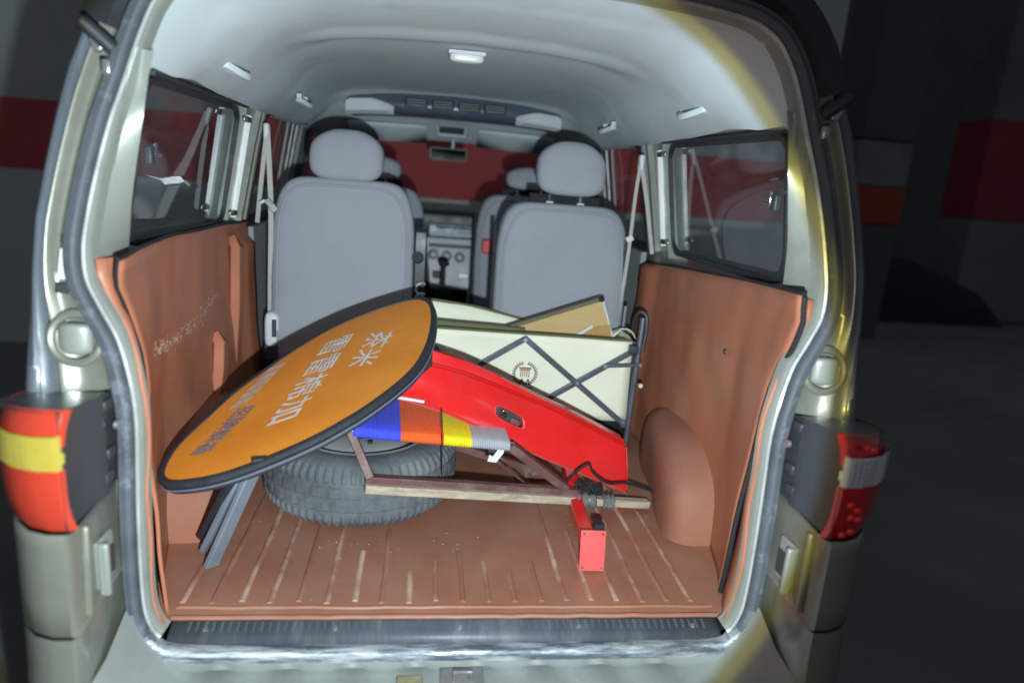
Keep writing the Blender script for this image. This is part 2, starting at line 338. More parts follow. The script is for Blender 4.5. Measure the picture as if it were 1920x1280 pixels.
# lamps, quarter corner blocks and bumper (mirrored)
def corner(s, z, prot=1.0, dx=0):
    """horizontal outline of the rear corner at height z, from jamb inwards round to body side"""
    pts = [(.622, -.055), (.618, -.12), (.612, -.20), (.607, -.246), (.612, -.256), (.64, -.256), (.675, -.244), (.71, -.215), (.742, -.165), (.762, -.10), (.776, -.02), (.785, .10)]
    return [V((s*(x+dx*min(1, max(0, (x-.64)/.1))), y*prot if y < -.1 else y, z)) for x, y in pts]
for s in (-1, 1):
    lamp = None
    zs = [.325, .34, .36, .395, .42, .46, .478, .49, .50, .505]
    def lring(z, b=0, e=11): return [V((s*p.x*s, p.y, p.z+b)) for p in corner(s, z)][3:e]
    def band(z0, z1, n, bulge=.006):
        rr = []
        for k in range(n+1):
            t = k/n; z = lerp(z0, z1, t); row = corner(s, z)[3:11]; f = .012*abs((z-.415)/.09)**3
            rr.append([V((p.x - s*f*.5, p.y+f, p.z-(.20*(p.y+.25)*max(0, (p.z-.46)/.054)))) for p in row])
        return rr
    ll = loft('tail_light', band(.436, .452, 2), lyel if s < 0 else lmid_shade, van, label='tail light with amber middle band' if s < 0 else 'tail light with shade put into its red and grey lens colours')
    ll2 = loft('lens_upper', band(.4615, .514, 5), lred if s < 0 else lred_shade, ll)
    ll3 = loft('lens_lower', band(.325, .4275, 8), lred if s < 0 else lred_shade, ll)
    # widen the amber band: build as real lens with moulded ribs
    rr = []
    for k in range(25):
        z = lerp(.4275, .481, k/24); row = corner(s, z)[3:9]; off = .0022*abs(math.sin(k/24*math.pi*8))
        rr.append([V((p.x+s*off*.4, p.y-.004-off, p.z)) for p in row])
    loft('ribbed_lens', rr, lyel if s < 0 else lmid_shade, ll)
    if s > 0:
        for k in range(7):
            for j in range(5):
                q = V((.622+j*.010, -.262-(.0 if j < 3 else -.004*(j-2)), .436+k*.0065)); cushion(q, (.0045, .003, .0026), 1, 1, 6, 8).build('reflector_facet', chrome, ll)
        for q in ((.63, -.258, .395), (.645, -.257, .385), (.635, -.258, .372), (.65, -.256, .368), (.64, -.257, .345), (.625, -.258, .34), (.64, -.256, .498), (.655, -.254, .494)):
            cushion(q, (.007, .004, .006), 1, 1, 8, 10).build('reflector_facet', mat('red_facet', (.75, .03, .03), .12) if 'red_facet' not in MATS else MATS['red_facet'], ll)
    # lamp housing: top, inner side
    top = [corner(s, .5)[k] for k in range(12)]
    hv = [V((p.x, p.y, .4995)) for p in top[0:11]]+[V((s*.77, -.03, .4995))]
    MB().loft([[V((p.x, p.y+.006, .5135-.20*(p.y+.25))) for p in top[3:11]], [V((s*lerp(.612, .765, k/7), lerp(-.075, -.03, k/7), lerp(.488, .470, k/7))) for k in range(8)]]).build('lamp_top', mat('lamp_top_%d' % (s+1), (.16, .175, .185), .3), ll)
    inn = []
    for z in (.325, .33, .40, .47, .5142):
        inn.append([V((s*x, y, min(z, lerp(.5142, .487, (y+.252)/.2)) + (.055*(1-(y+.25)/.19)*0))) for x, y in ((.609, -.252), (.6105, -.22), (.612, -.15), (.607, -.143), (.607, -.115), (.613, -.11), (.616, -.05))])
    loft('lamp_housing', inn, dgrey, ll)
    for z, y in ((.475, -.10), (.39, -.097), (.352, -.11)):
        box('lamp_bracket', (s*.609, y, z), (.008, .028, .018), dgrey, ll, bev=.003)
    MB().disc((s*.602, -.09, .437), (-s, 0, 0), .008, .006, 10).build('lamp_screw', steel, ll)
    # painted corner block below the lamp
    rr = []
    for z in (.148, .152, .20, .25, .30, .318, .3235):
        k = -.0035 if z in (.148, .3235) else 0
        rr.append([V((p.x-s*.012*0, p.y, p.z)) for p in [q+V((k*s, -k, 0)) for q in corner(s, z, 1.0, -.012)]])
    loft('corner_panel', rr, paint, van, sharp=50)
    rr = [[V((p.x, p.y*(1 if abs(p.y) > .1 else 1), z)) for p in corner(s, z, 1.0+.02*(z < .1), -.012)] for z in (.146, .143, .10, .05, -.04, -.2, -.36)]
    loft('bumper_corner', rr, paint, van, sharp=50)
    # inner side upright rib and striker pocket
    box('corner_rib', (s*.606, -.207, .235), (.012, .012, .155), paint, van, bev=.004, rot=(R(-3), 0, 0))
    pk = box('striker_pocket', (s*.6115, -.138, .215), (.008, .055, .085), inpaint, van, bev=.003)
    box('pocket_recess', (s*.606, -.128, .208), (.004, .026, .05), dgrey, pk, bev=.002)
    box('pocket_lip', (s*.600, -.165, .212), (.018, .012, .095), inpaint, pk, bev=.004)
# bumper step
rr = []
for i in range(61):
    x = lerp(-.61, .61, i/60); rib = .007*(1 if (i % 6) in (1, 2, 3) and 6 < i < 54 else 0)
    edge = .13*max(0, (abs(x)-.48)/.13)**2.6
    rr.append([V((x, -.058, -.045+edge)), V((x, -.075, -.058+edge)), V((x, -.084, -.060+rib+edge)), V((x, -.16, -.066+rib+edge*.8)), V((x, -.27, -.07+rib+edge*.75)), V((x, -.30, -.085+edge*.5)), V((x, -.31, -.15)), V((x, -.30, -.36))])
loft('rear_bumper', rr, mat('bumper_step_paint', (.27, .295, .28), .4, .2, .1, 9, coat=.3, bump=.1, bscale=200, col2=(.19, .2, .19), mask=(.55, .8), mscale=9), van, sharp=55)
q = PZ(865, 1262, -.056); st = box('tailgate_striker', q+V((0, -.02, .002)), (.085, .06, .010), steel, van, bev=.003)
tube('striker_loop', [q+V((-.016, -.03, .0)), q+V((-.016, -.03, .03)), q+V((.016, -.03, .03)), q+V((.016, -.03, .0))], .004, chrome, st)
q = PZ(768, 1272, -.056); box('tailgate_buffer', q+V((0, -.02, .001)), (.05, .05, .008), mat('dirty_brass', (.25, .22, .13), .6, .2, .35, 40), van, bev=.003)
# sill plate with bolts
rr = []
for i in range(2): 
    x = (-.555, .555)[i]; rr.append([V((x, .004, .001)), V((x, -.012, -.002)), V((x, -.034, -.009)), V((x, -.040, -.0125)), V((x, -.0505, -.023))])
sp = loft('sill_plate', rr, sillm, van, sharp=60, thick=.004, off=-1)
for k in range(5):
    MB().disc((-.49+.247*k, -.0255, -.007), (0, -.3, 1), .0062, .004, 12, .004).build('sill_bolt', steel, sp)
random.seed(9)
mbk = MB()
for k in range(70):
    mbk.box((-.52+k*.0151, -.021, -.0045), (.005, .022, .0026), (R(18), 0, 0))
mbk.build('sill_tread', sillm, sp, smooth=False)

# ---- side wall inner surface
WT = {0: [(-.1, .57), (0, .585), (.12, .635), (.3, .685), (1.05, .70), (1.6, .70), (2.8, .70)], .3: [(-.1, .592), (0, .603), (.12, .645), (.3, .692), (1.05, .715), (1.6, .72), (2.8, .72)],
      .66: [(-.1, .625), (0, .637), (.12, .655), (.3, .68), (.5, .695), (1.05, .728), (1.6, .735), (2.8, .70)], 1.02: [(-.1, .56), (0, .57), (.5, .625), (1.05, .672), (1.6, .68), (2.8, .62)], 1.12: [(-.1, .53), (0, .54), (.5, .595), (1.05, .63), (1.6, .64), (2.8, .58)]}
def WX(y, z):
    ks = sorted(WT); return interp([(k, interp(WT[k], y)) for k in ks], z)
def wall_panel(name, poly, m, s, th=.07, n=6, parent=van, dx=0, **k):
    """quad poly [(y,z)x4] on the side wall, a slab of real thickness"""
    (a, b, c, d) = [V((p[0], p[1], 0)) for p in poly]; inner = []; outer = []
    rows = []
    for i in range(n+1):
        row = []
        for j in range(n+1):
            q = a.lerp(b, i/n).lerp(d.lerp(c, i/n), j/n); row.append((q.x, q.y))
        rows.append(row)
    inn = [[V((s*(WX(y, z)+dx), y, z)) for y, z in r] for r in rows]; out = [[V((s*(WX(y, z)+th+dx), y, z)) for y, z in r] for r in rows]
    mb = MB().loft(inn); mb.loft(out)
    def edge(l1, l2): mb.loft([l1, l2])
    edge(inn[0], out[0]); edge(inn[-1], out[-1]); edge([r[0] for r in inn], [r[0] for r in out]); edge([r[-1] for r in inn], [r[-1] for r in out])
    return mb.build(name, m, parent, **k)
for s in (-1, 1):
    wall_panel('side_panel', [(.06, -.35), (2.95, -.35), (2.95, .655), (.06, .655)], paint, s, n=10)
    wall_panel('front_window_pillar', [(1.04, .655), (1.24, .655), (1.31, 1.045), (1.075, 1.04)], inpaint, s)
    wall_panel('window_pillar', [(2.10, .655), (2.22, .655), (2.22, 1.06), (2.10, 1.06)], trim, s)
    wall_panel('roof_rail', [(.10, 1.022), (2.95, 1.045), (2.95, 1.11), (.10, 1.09)], inpaint, s, dx=.022)
    tube('window_header', [(s*(WX(y, z)-.002), y, z) for y, z in [(lerp(.075, 1.075, t), lerp(1.014, 1.032, t)) for t in [k/12 for k in range(13)]]], .006, darkrub, van, rect=rect(.007, .008), upv=(1, 0, 0))
    wall_panel('door_trim', [(1.235, .10), (2.1, .10), (2.1, .65), (1.235, .65)], trim, s, th=.02, dx=-.038)
    # raised vertical ridges of the pillar facing the boot
    for ya, yb, wd in ((1.145, 1.20, .03), (1.23, 1.28, .02)):
        tube('pillar_ridge', [(s*(WX(lerp(ya, yb, t), z)-.004), lerp(ya, yb, t), z) for t, z in ((0, .665), (.35, .79), (.7, .92), (1, 1.03))], .01, inpaint, van, rect=rect(wd, .022), upv=(0, 1, 0))
    # quarter window: glass pane, black gasket, aluminium hinge bar, two hinges, latch
    def QW(u, v, dx=0):
        y0, y1 = lerp(.055, .04, v), lerp(1.05, 1.065, v); y = lerp(y0, y1, u)
        z = lerp(lerp(.705, .672, u), lerp(1.012, 1.03, u), v)
        return V((s*(WX(y, z)+dx), y, z))
    qw = MB().loft([[QW(i/12, j/12, .03) for j in range(13)] for i in range(13)]).build('quarter_window', glass, van)
    # rounded-corner path
    per = []
    for (cu, cv, a0) in ((.93, .86, 0), (.095, .86, 90), (.18, .25, 180), (.93, .16, 270)):
        ru = .06 if cu > .5 else (.04 if cv > .5 else .11); rv = .12 if cv > .5 else (.24 if cu < .5 else .15)
        for k in range(7):
            a = R(a0+15*k); per.append((cu+ru*math.cos(a), cv+rv*math.sin(a)))
    tube('window_gasket', [QW(min(u, 1.0), v, .016) for u, v in per], .012, darkrub, qw, n=8, closed=True, rect=[(-.007, -.006), (.007, -.006), (.007, .006), (-.007, .006)], upv=(1, 0, 0))
    # fill of bare metal between gasket corner and pillar at the lower rear
    tube('hinge_bar', [QW(1.03, v, -.002) for v in (.06, .3, .6, .94)], .009, white, qw, rect=rect(.03, .016), upv=(0, 1, 0))
    for v in (.10, .90):
        h = box('window_hinge', QW(1.005, v, -.012), (.014, .045, .016), dgrey, qw, bev=.003); box('hinge_plate', QW(.965, v, -.012), (.008, .03, .014), steel, qw, bev=.003)
    lt = box('window_latch', QW(.075, .56, -.006), (.014, .022, .034), dgrey, qw, bev=.003)
    box('latch_plate', QW(.095, .58, -.010), (.006, .010, .032), chrome, qw, bev=.002); box('latch_lever', QW(.115, .56, -.010), (.006, .030, .008), chrome, qw, bev=.002)
    # painted inner pillar behind the quarter window
    rr = []
    for k in range(13):
        z = lerp(.60, 1.05, k/12); pc = min(half, key=lambda p: abs(p.z-z)+(10 if p.x < .5 else 0)); 
        yb = interp([(.60, .13), (.70, .10), (.8, .065), (1.05, .055)], z)
        a = V((pc.x-.0225, pc.y+.036, z)); b = V((WX(yb, z)+.004, yb+.014, z)); 
        rr.append([V((s*a.x, a.y, z)), V((s*lerp(a.x, b.x, .5)-s*.004, lerp(a.y, b.y, .5), z)), V((s*b.x, b.y, z)), V((s*(b.x+.03), b.y, z))])
    loft('inner_pillar', rr, inpaint, van)
    # middle side window
    mw = MB().loft([[V((s*(WX(y, z)+.03), y, z)) for z in (.655, .8, .95, 1.045)] for y in (1.25, 1.5, 1.8, 2.1)]).build('side_window', clear, van)
    tube('window_gasket', [(s*(WX(y, z)+.006), y, z) for y, z in ((1.275, .68), (1.30, .86), (1.335, 1.02), (1.37, 1.04), (1.7, 1.045), (2.07, 1.045), (2.095, 1.03), (2.095, .85), (2.095, .67), (1.7, .665), (1.3, .665))], .012, darkrub, mw, closed=True, rect=rect(.02, .03), upv=(1, 0, 0))
    for yy in (1.78, 1.86, 1.93): tube('sliding_rail', [(s*(WX(yy, z)+.012), yy, z) for z in (.67, .85, 1.03)], .006, steel if yy > 1.8 else trim, mw)
    fwm = MB().loft([[V((s*(WX(y, z)+.03), y, z)) for z in (.655, .8, .95, 1.045)] for y in (2.22, 2.5, 2.9)]).build('side_window', clear, van)

# ---- headliner
def roofz(x, y):
    t = abs(x)
    tt = t*(.575/interp([(0, .555), (.5, .575), (1.6, .59), (2.8, .58)], y))
    za = interp([(0, 0), (.2, .006), (.36, .024), (.46, .060), (.52, .105), (.55, .136), (.60, .178), (.66, .215), (.70, .24)], tt)
    zb = interp([(0, 0), (.3, .006), (.42, .018), (.48, .034), (.52, .065), (.55, .112), (.60, .165), (.66, .205), (.70, .23)], tt)
    zc = lerp(za, zb, min(1, max(0, (y-.55)/.7)))
    top = interp([(-.1, 1.222), (.05, 1.228), (.28, 1.234), (.34, 1.230), (.64, 1.233), (.71, 1.224), (.76, 1.224), (.82, 1.237), (.90, 1.247), (1.3, 1.230), (1.7, 1.212), (1.86, 1.204), (1.95, 1.17), (2.0, 1.14), (2.1, 1.105), (2.3, 1.025)], y)
    if y > 1.86: zc *= interp([(1.86, 1), (2.0, .55), (2.3, .18)], y)
    # the step stays off the cove at each side
    if .3 < y < 1.8: top = lerp(top, interp([(.3, 1.232), (.9, 1.238), (1.3, 1.228), (1.8, 1.207)], y), min(1, max(0, (t-.36)/.14)))
    return top-zc
def arcs(pts, n):
    L_ = [0]
    for p, q in zip(pts, pts[1:]): L_.append(L_[-1]+(q-p).length)
    tab = list(zip(L_, range(len(pts)))); out = []
    for k in range(n):
        f = interp(tab, L_[-1]*k/(n-1)); i = min(int(f), len(pts)-2); out.append(pts[i].lerp(pts[i+1], f-i))
    return out
rear_prof = arcs([p+nrm[half.index(p)]*-.024+V((0, .034, 0)) for p in reversed(half) if p.z > 1.015], 27)
rr = []
for i in range(91):
    y = .10+(2.31-.10)*i/90
    xe = WX(y, 1.03)+.006; prof_i = []
    for j in range(60):
        x = xe*j/59; prof_i.append(V((x, y, max(roofz(x, y), 1.006+.021*min(1, y/1.05) if y < 1.95 else 1.0))))
    prof_i = arcs(prof_i, 27); t = min(1, (y-.10)/.42); t = t*t*(3-2*t)
    row = []
    for p, q in zip(rear_prof, prof_i):
        m_ = p.lerp(q, t); m_.y = lerp(p.y, q.y, min(1, i/6)) if i < 6 else q.y; row.append(m_)
    rr.append(mirror(row[:0:-1])+row)
loft('headliner', rr, head, van, sharp=80)
rr = [[V((p.x*1.03+math.copysign(.03, p.x)*(1 if abs(p.x) > .3 else abs(p.x)/.3), p.y, p.z+.045)) for p in r[::4]] for r in rr[::6]]
rr = [[V((p.x, p.y, p.z+.004)) for p in r] for r in rr]
loft('roof', rr, paint, van, thick=.006)
# tailgate header edge: dark seal beyond the headliner
rr = [i for i in range(len(loop)) if loop[i].z > 1.10]
hd = [i for i in order if loop[i].z > 1.06]
loft('tailgate_header', [ring_at(.012, .012, hd), ring_at(.03, -.01, hd), ring_at(.075, -.004, hd), ring_at(.09, .03, hd), ring_at(.10, .15, hd)], darkrub, van)
# gas struts up to the raised tailgate
for s in (-1, 1):
    a = V((s*.652, .02, 1.035)); b = V((s*.70, -.06, 1.085)); c = V((s*.80, -.42, 1.42))
    g = tube('gas_strut', [a, b.lerp(a, .2), V((s*.745, .10, 1.12))] if False else [V((s*abs(q.x), q.y, q.z)) for q in (PY(212, 92, .012), PY(184, 66, .004), PY(152, 38, -.005))], .012, darkrub, van, n=10)
    box('strut_mount', (s*.638, .014, 1.045), (.016, .016, .024), steel, g, bev=.003, rot=(0, R(20*s), 0))
    box('strut_bracket', (s*.628, .020, 1.012), (.014, .012, .024), steel, g, bev=.003)
# dome lamp
q = PZ(875, 110, 1.222); dl = cushion(q+V((0, 0, 0)), (.052, .028, .016), .6, .5).build('dome_lamp', white, van)
box('lamp_base', q+V((0, 0, .012)), (.112, .066, .012), lightpl, dl, bev=.003)
# grab handles
for s in (-1, 1):
    for (x, y, z), L in (((.557, .56, 1.094), .16), ((.541, 1.37, 1.094), .13)):
        a = [V((s*(x+.016-.028*math.sin(math.pi*t)), y+L*(t-.5), z-.008-.016*math.sin(math.pi*t)-.0)) for t in [k/10 for k in range(11)]]
        g = tube('grab_handle', a, .01, head, van, rect=rect(.024, .016), upv=(0, 0, 1), bev=.004)
        for t in (-.46, .46): box('handle_foot', (s*(x+.012), y+L*t, z+.004), (.018, .018, .016), head, g, bev=.004)
# small roof clips
for x, y in ((375, 158), (500, 42), (1340, 55), (1310, 215)): 
    q = PZ(x, y, 1.2)
# roof air outlet console
def con(x): return 1.150-.014*(abs(x)/.47)**3
rr = []
for i in range(33):
    x = lerp(-.475, .475, i/32); e = max(0, abs(x)-.462)/.013; k = math.sqrt(max(0, 1-min(1, e)**2))*.9+.1; c = con(x)
    rr.append([V((x, 1.885+.05*(x/.47)**2+dy, c+(dz)*k+.004)) for dy, dz in ((.13, .055), (.02, .055), (-.012, .038), (-.03, .0), (-.026, -.028), (-.005, -.045), (.10, -.05), (.13, -.03))])
cs = loft('roof_air_outlet', rr, consolem, van, cu=True, cap=True, sharp=50)
for s in (-1, 1):
    rr = []
    for i in range(13):
        t = i/12; x = s*lerp(.262, .468, t); c = con(x); hh = .030*min(1, t*2.2)**.8*(1 if t < .93 else .75); y = 1.885+.05*(x/.47)**2
        rr.append([V((x, y-.036, c-.026+.012+hh)), V((x, y-.043, c-.02+hh*.5)), V((x, y-.036, c-.032)), V((x, y-.01, c-.046))])
    loft('lamp_panel', rr, lightpl, cs)
for k in range(4):
    x = -.168+k*.112; c = con(x)
    v = box('air_vent', (x, 1.856, c+.006), (.096, .012, .040), dgrey, cs, bev=.006, rot=(R(-18), 0, 0))
    for j in range(3): box('vent_slat', (x, 1.849-.003*j, c+.017-.011*j), (.082, .004, .003), trim, cs, bev=0, rot=(R(30), 0, 0))
# overhead display panel, visor seam, mirror
q0 = PY(847, 243, 2.17); dp = box('overhead_display', q0+V((0, .0, -.0)), (.135, .03, .085), silverpl, van, bev=.006, rot=(R(-25), 0, R(0)))
box('display_glass', q0+V((0, -.019, .004)), (.118, .006, .058), dgrey, dp, bev=.004, rot=(R(-25), 0, 0))
q0 = PY(841, 290, 2.25); mr_ = box('rear_view_mirror', q0, (.185, .022, .062), trim, van, bev=.01, rot=(R(-12), 0, R(6)))
box('mirror_glass', q0+V((0, -.012, .0)), (.17, .004, .05), mat('mirror', (.55, .57, .5), .05, 1, .02), mr_, bev=.002, rot=(R(-12), 0, R(6)))
tube('mirror_stem', [q0+V((.02, .01, .02)), q0+V((.02, .03, .07))], .007, lightpl, mr_)
for s in (-1, 1):
    rr = [[V((s*x, 2.17+dy, 1.062-.02*abs(x)+dz)) for x in (.12, .30, .48)] for dy, dz in ((-.07, .022), (-.06, .008), (.1, -.05), (.105, -.035))]
    loft('sun_visor', rr, head, van, thick=.006)
# windscreen, A pillars, dashboard
ws = MB().loft([[V((x, lerp(2.32, 2.98, t)-.06*(x/.6)**2, lerp(1.02, .60, t))) for t in (0, .5, 1)] for x in (-.60, -.3, 0, .3, .60)]).build('windscreen', clear, van)
for s in (-1, 1): tube('windscreen_pillar', [(s*.56, 2.27, 1.05), (s*.63, 2.6, .82), (s*.68, 2.93, .60)], .03, trim, van, rect=rect(.05, .05))
rr = []
for i in range(21):
    x = lerp(-.70, .70, i/20)
    rr.append([V((x, 2.99, .60)), V((x, 2.75, .665)), V((x, 2.52, .67)), V((x, 2.47, .655)), V((x, 2.46, .60)), V((x, 2.49, .52)), V((x, 2.55, .30)), V((x, 2.55, .0))])
db = loft('dashboard', rr, dgrey, van, sharp=50)
ctr = PY(850, 460, 2.44); cx = .045
pn = loft('centre_console', [[V((cx+sx*lerp(.155, .12, t), lerp(2.455, 2.42, t)+(.03 if abs(sx) == 1 else 0), lerp(.535, .27, t))) for sx in (-1, -.93, -.4, .4, .93, 1)] for t in (0, .1, .3, .5, .7, .9, 1)], silverpl, db)
for k in range(3):
    q = V((cx-.105+.07*k, 2.436, .45-.004*k)); kn = MB().disc(q, (0, -1, .1), .028, .012, 20).build('knob_ring', dgrey, db); MB().disc(q+V((0, -.012, 0)), (0, -1, .1), .016, .014, 16, .012).build('control_knob', silverpl, db)
box('slot_panel', (cx-.02, 2.447, .497), (.22, .01, .018), dgrey, db, bev=.003)
rd = box('radio', (cx, 2.452, .575), (.27, .02, .066), tubem, db, bev=.004)
for k in range(5): box('radio_button', (cx-.09+.045*k, 2.438, .56), (.025, .008, .012), silverpl, db, bev=.002)
box('radio_slot', (cx, 2.440, .595), (.20, .006, .008), blackm, db, bev=0)
box('tray_bezel', (cx+.06, 2.432, .345), (.06, .012, .03), steel, db, bev=.004); box('lower_pocket', (cx-.07, 2.433, .34), (.07, .012, .05), dgrey, db, bev=.004)
q = PY(832, 497, 2.05); gl = tube('gear_lever', [q+V((.01, .03, -.26)), q+V((.0, .01, -.1)), q], lambda t: lerp(.014, .010, t), dgrey, van)
cushion(q+V((0, 0, .01)), (.026, .02, .016), .7, .7).build('gear_knob', blackm, gl); cushion(q+V((.005, .02, -.20)), (.06, .06, .09), .9, .9).build('gear_gaiter', blackm, gl)
cushion(q+V((.03, -.1, -.2)), (.022, .06, .02), .8, .8).build('hand_brake', trim, gl)
# cabin floor
struct_floor = box('cabin_floor', (0, 2.05, -.03), (1.36, 1.9, .04), blackm, van, bev=0)
box('underbody', (0, 1.45, -.10), (1.40, 3.0, .06), darkrub, van, bev=0)
box('seat_riser', (0, 1.50, .10), (1.3, .66, .22), blackm, van, bev=.02)
box('nose_panel', (0, 3.06, .10), (1.44, .14, 1.0), paint, van, bev=.05)

# ---- seats
def seat(cx, y, ztop, hz, hgt, gap, yaw=0, wd=.236, piping=False, red=False):
    rec = .10
    def shape(p):
        t = (p.z)/(.5*hgt); f = 1-.13*max(0, t)**3-.05*max(0, -t)**2
        q = V((p.x*f, p.y, p.z)); q.y += rec*(p.z/hgt)*.8
        q.y -= .012*(1-(p.x/wd)**2) if p.y < 0 else 0
        q.x += .003*noise.noise(q*7+V((cx*5, 0, 0))); q.y += .006*noise.noise(q*6+V((cx*9, 3, 0)))+.0022*noise.noise(V((q.x*24, q.z*17, cx*4)))
        return q
    c = V((cx, y+.055, ztop-hgt/2))
    st = cushion(c, (wd, .058, hgt/2), .26, .36, 56, 80, shape).build('seat', seatm, van)
    tube('seat_welt', [c+shape(V((wd*.90*spow(math.cos(a), .34), -.0555, hgt/2*.93*spow(math.sin(a), .34)))) for a in [2*math.pi*k/64 for k in range(64)]], .0042, seatm, st, closed=True)
    hh = hz-ztop+.008 if not gap else hz-ztop-.028; hc = V((cx+(.012 if gap and cx > 0 else 0), y+.085, hz))
    cushion(hc, (.122, .05, hh), .55, .55, 28, 40, lambda p: V((p.x*(1-.40*max(0, p.z/hh)**2.2), p.y+.02*p.z/hh, p.z))).build('headrest', seatm, st)
    for dx in (-.055, .055): tube('headrest_post', [(cx+dx, y+.08, ztop-.03), (cx+dx, y+.083, hz-.04)], .006, chrome, st)
    for dx in (-.055, .055): box('post_guide', (cx+dx, y+.08, ztop+.001), (.026, .022, .010), lightpl if gap else seatm, st, bev=.003)
    if gap: box('headrest_bracket', (cx, y+.088, ztop+.014), (.255, .02, .034), blackm, st, bev=.006)
    cushion((cx, y+.33, ztop-hgt+.06), (wd, .24, .075), .35, .4).build('seat_cushion', seatm, st)
    # sewn seam down the back shell
    seam = []
    for k in range(13):
        z = lerp(.07, .72, k/12); seam.append(V((cx-.075*(1 if cx < 0 else -.3)-.02*k/12, y-.0065+rec*((ztop-hgt/2-.0)*0+(z*hgt-hgt/2)/hgt)*.8+.0, ztop-hgt+z*hgt)))
    if piping: tube('side_piping', [V((cx-(wd+.001)*math.copysign(1, cx), y+.06+rec*(t-.5)*.8, ztop-hgt+t*hgt)) for t in (.08, .3, .5, .7, .86)], .008, darkrub, st)
    return st
s1 = seat(-.374, 1.10, .836, .912, .66, False)
s2 = seat(.376, 1.10, .806, .926, .64, True, piping=True)
s3 = seat(-.345, 1.86, .80, .878, .62, True)
s4 = seat(.355, 1.86, .80, .878, .62, True, piping=True)
# recliner hinge at the left seat
q = V((-.126, 1.165, .56)); rc = loft('recliner_hinge', [[q+V((dx, a*.5, b)) for a, b in ((-.05, .12), (.03, .13), (.06, .06), (.05, -.05), (.07, -.20), (-.05, -.22), (-.04, -.06), (-.07, .05))] for dx in (-.012, .028)], dgrey, s1, cap=True, cu=True, bev=.004)
MB().disc(q+V((.0, -.04, .03)), (0, -1, .6), .02, .012, 16).build('hinge_wheel', dgrey, s1)
tube('hinge_spring', [q+V((.012+.016*math.cos(t*1.1), -.03-.002*t, -.06-.006*t+.012*math.sin(t*1.1))) for t in range(12)], .006, steel, s1)
box('recliner_foot', q+V((.02, -.03, -.17)), (.03, .03, .09), tubem, s1, bev=.006)
q = PY(906, 462, 1.79); box('red_tag', q+V((.02, .0, 0)), (.05, .012, .062), mat('red_tag', (.65, .05, .045), .5), s4, bev=.01)

# ---- seat belts
for s in (-1, 1):
    a = V((s*.628, 1.16, .965)); sb = box('seat_belt', a, (.018, .03, .055), lightpl, van, bev=.006, label=None or 'hanging seat belt')
    if s < 0:
        pth = [a+V((.004, -.012, .01)), a+V((.012, -.02, -.12)), V((-.61, 1.13, .70)), V((-.612, 1.12, .45)), V((-.612, 1.12, .30))]
        tube('belt_strap', catmull(pth, 4), .01, belt, sb, rect=rect(.016, .003), upv=(0, 1, 0))
        tube('belt_strap', catmull([a+V((0, .0, .0)), V((-.65, 1.17, .80)), V((-.668, 1.19, .67))], 4), .01, belt, sb, rect=rect(.014, .003), upv=(0, 1, 0))
        box('belt_tongue', (-.607, 1.12, .735), (.05, .008, .022), steel, sb, bev=.003, rot=(0, R(50), 0)); box('belt_stop', (-.634, 1.12, .745), (.02, .008, .010), lightpl, sb, bev=.003, rot=(0, R(-30), 0))
        rt_ = cushion((-.600, 1.10, .325), (.024, .03, .062), .5, .5).build('belt_retractor', lightpl, sb); box('retractor_slot', (-.590, 1.072, .335), (.014, .012, .06), dgrey, sb, bev=.003)
        box('retractor_base', (-.60, 1.10, .25), (.05, .05, .06), dgrey, sb, bev=.006)
    else:
        pth = [a+V((-.004, -.012, .0)), V((.615, 1.14, .86)), V((.608, 1.12, .70)), V((.600, 1.11, .55)), V((.585, 1.10, .38))]
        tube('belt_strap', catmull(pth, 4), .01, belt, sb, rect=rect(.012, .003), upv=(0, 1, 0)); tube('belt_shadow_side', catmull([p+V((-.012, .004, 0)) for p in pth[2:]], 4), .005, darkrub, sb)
        tube('belt_strap', catmull([a, V((.665, 1.15, .82)), V((.70, 1.14, .655))], 4), .01, belt, sb, rect=rect(.014, .003), upv=(0, 1, 0))
        box('belt_tongue', (.605, 1.115, .705), (.026, .008, .022), lightpl, sb, bev=.003, rot=(0, R(-35), 0))

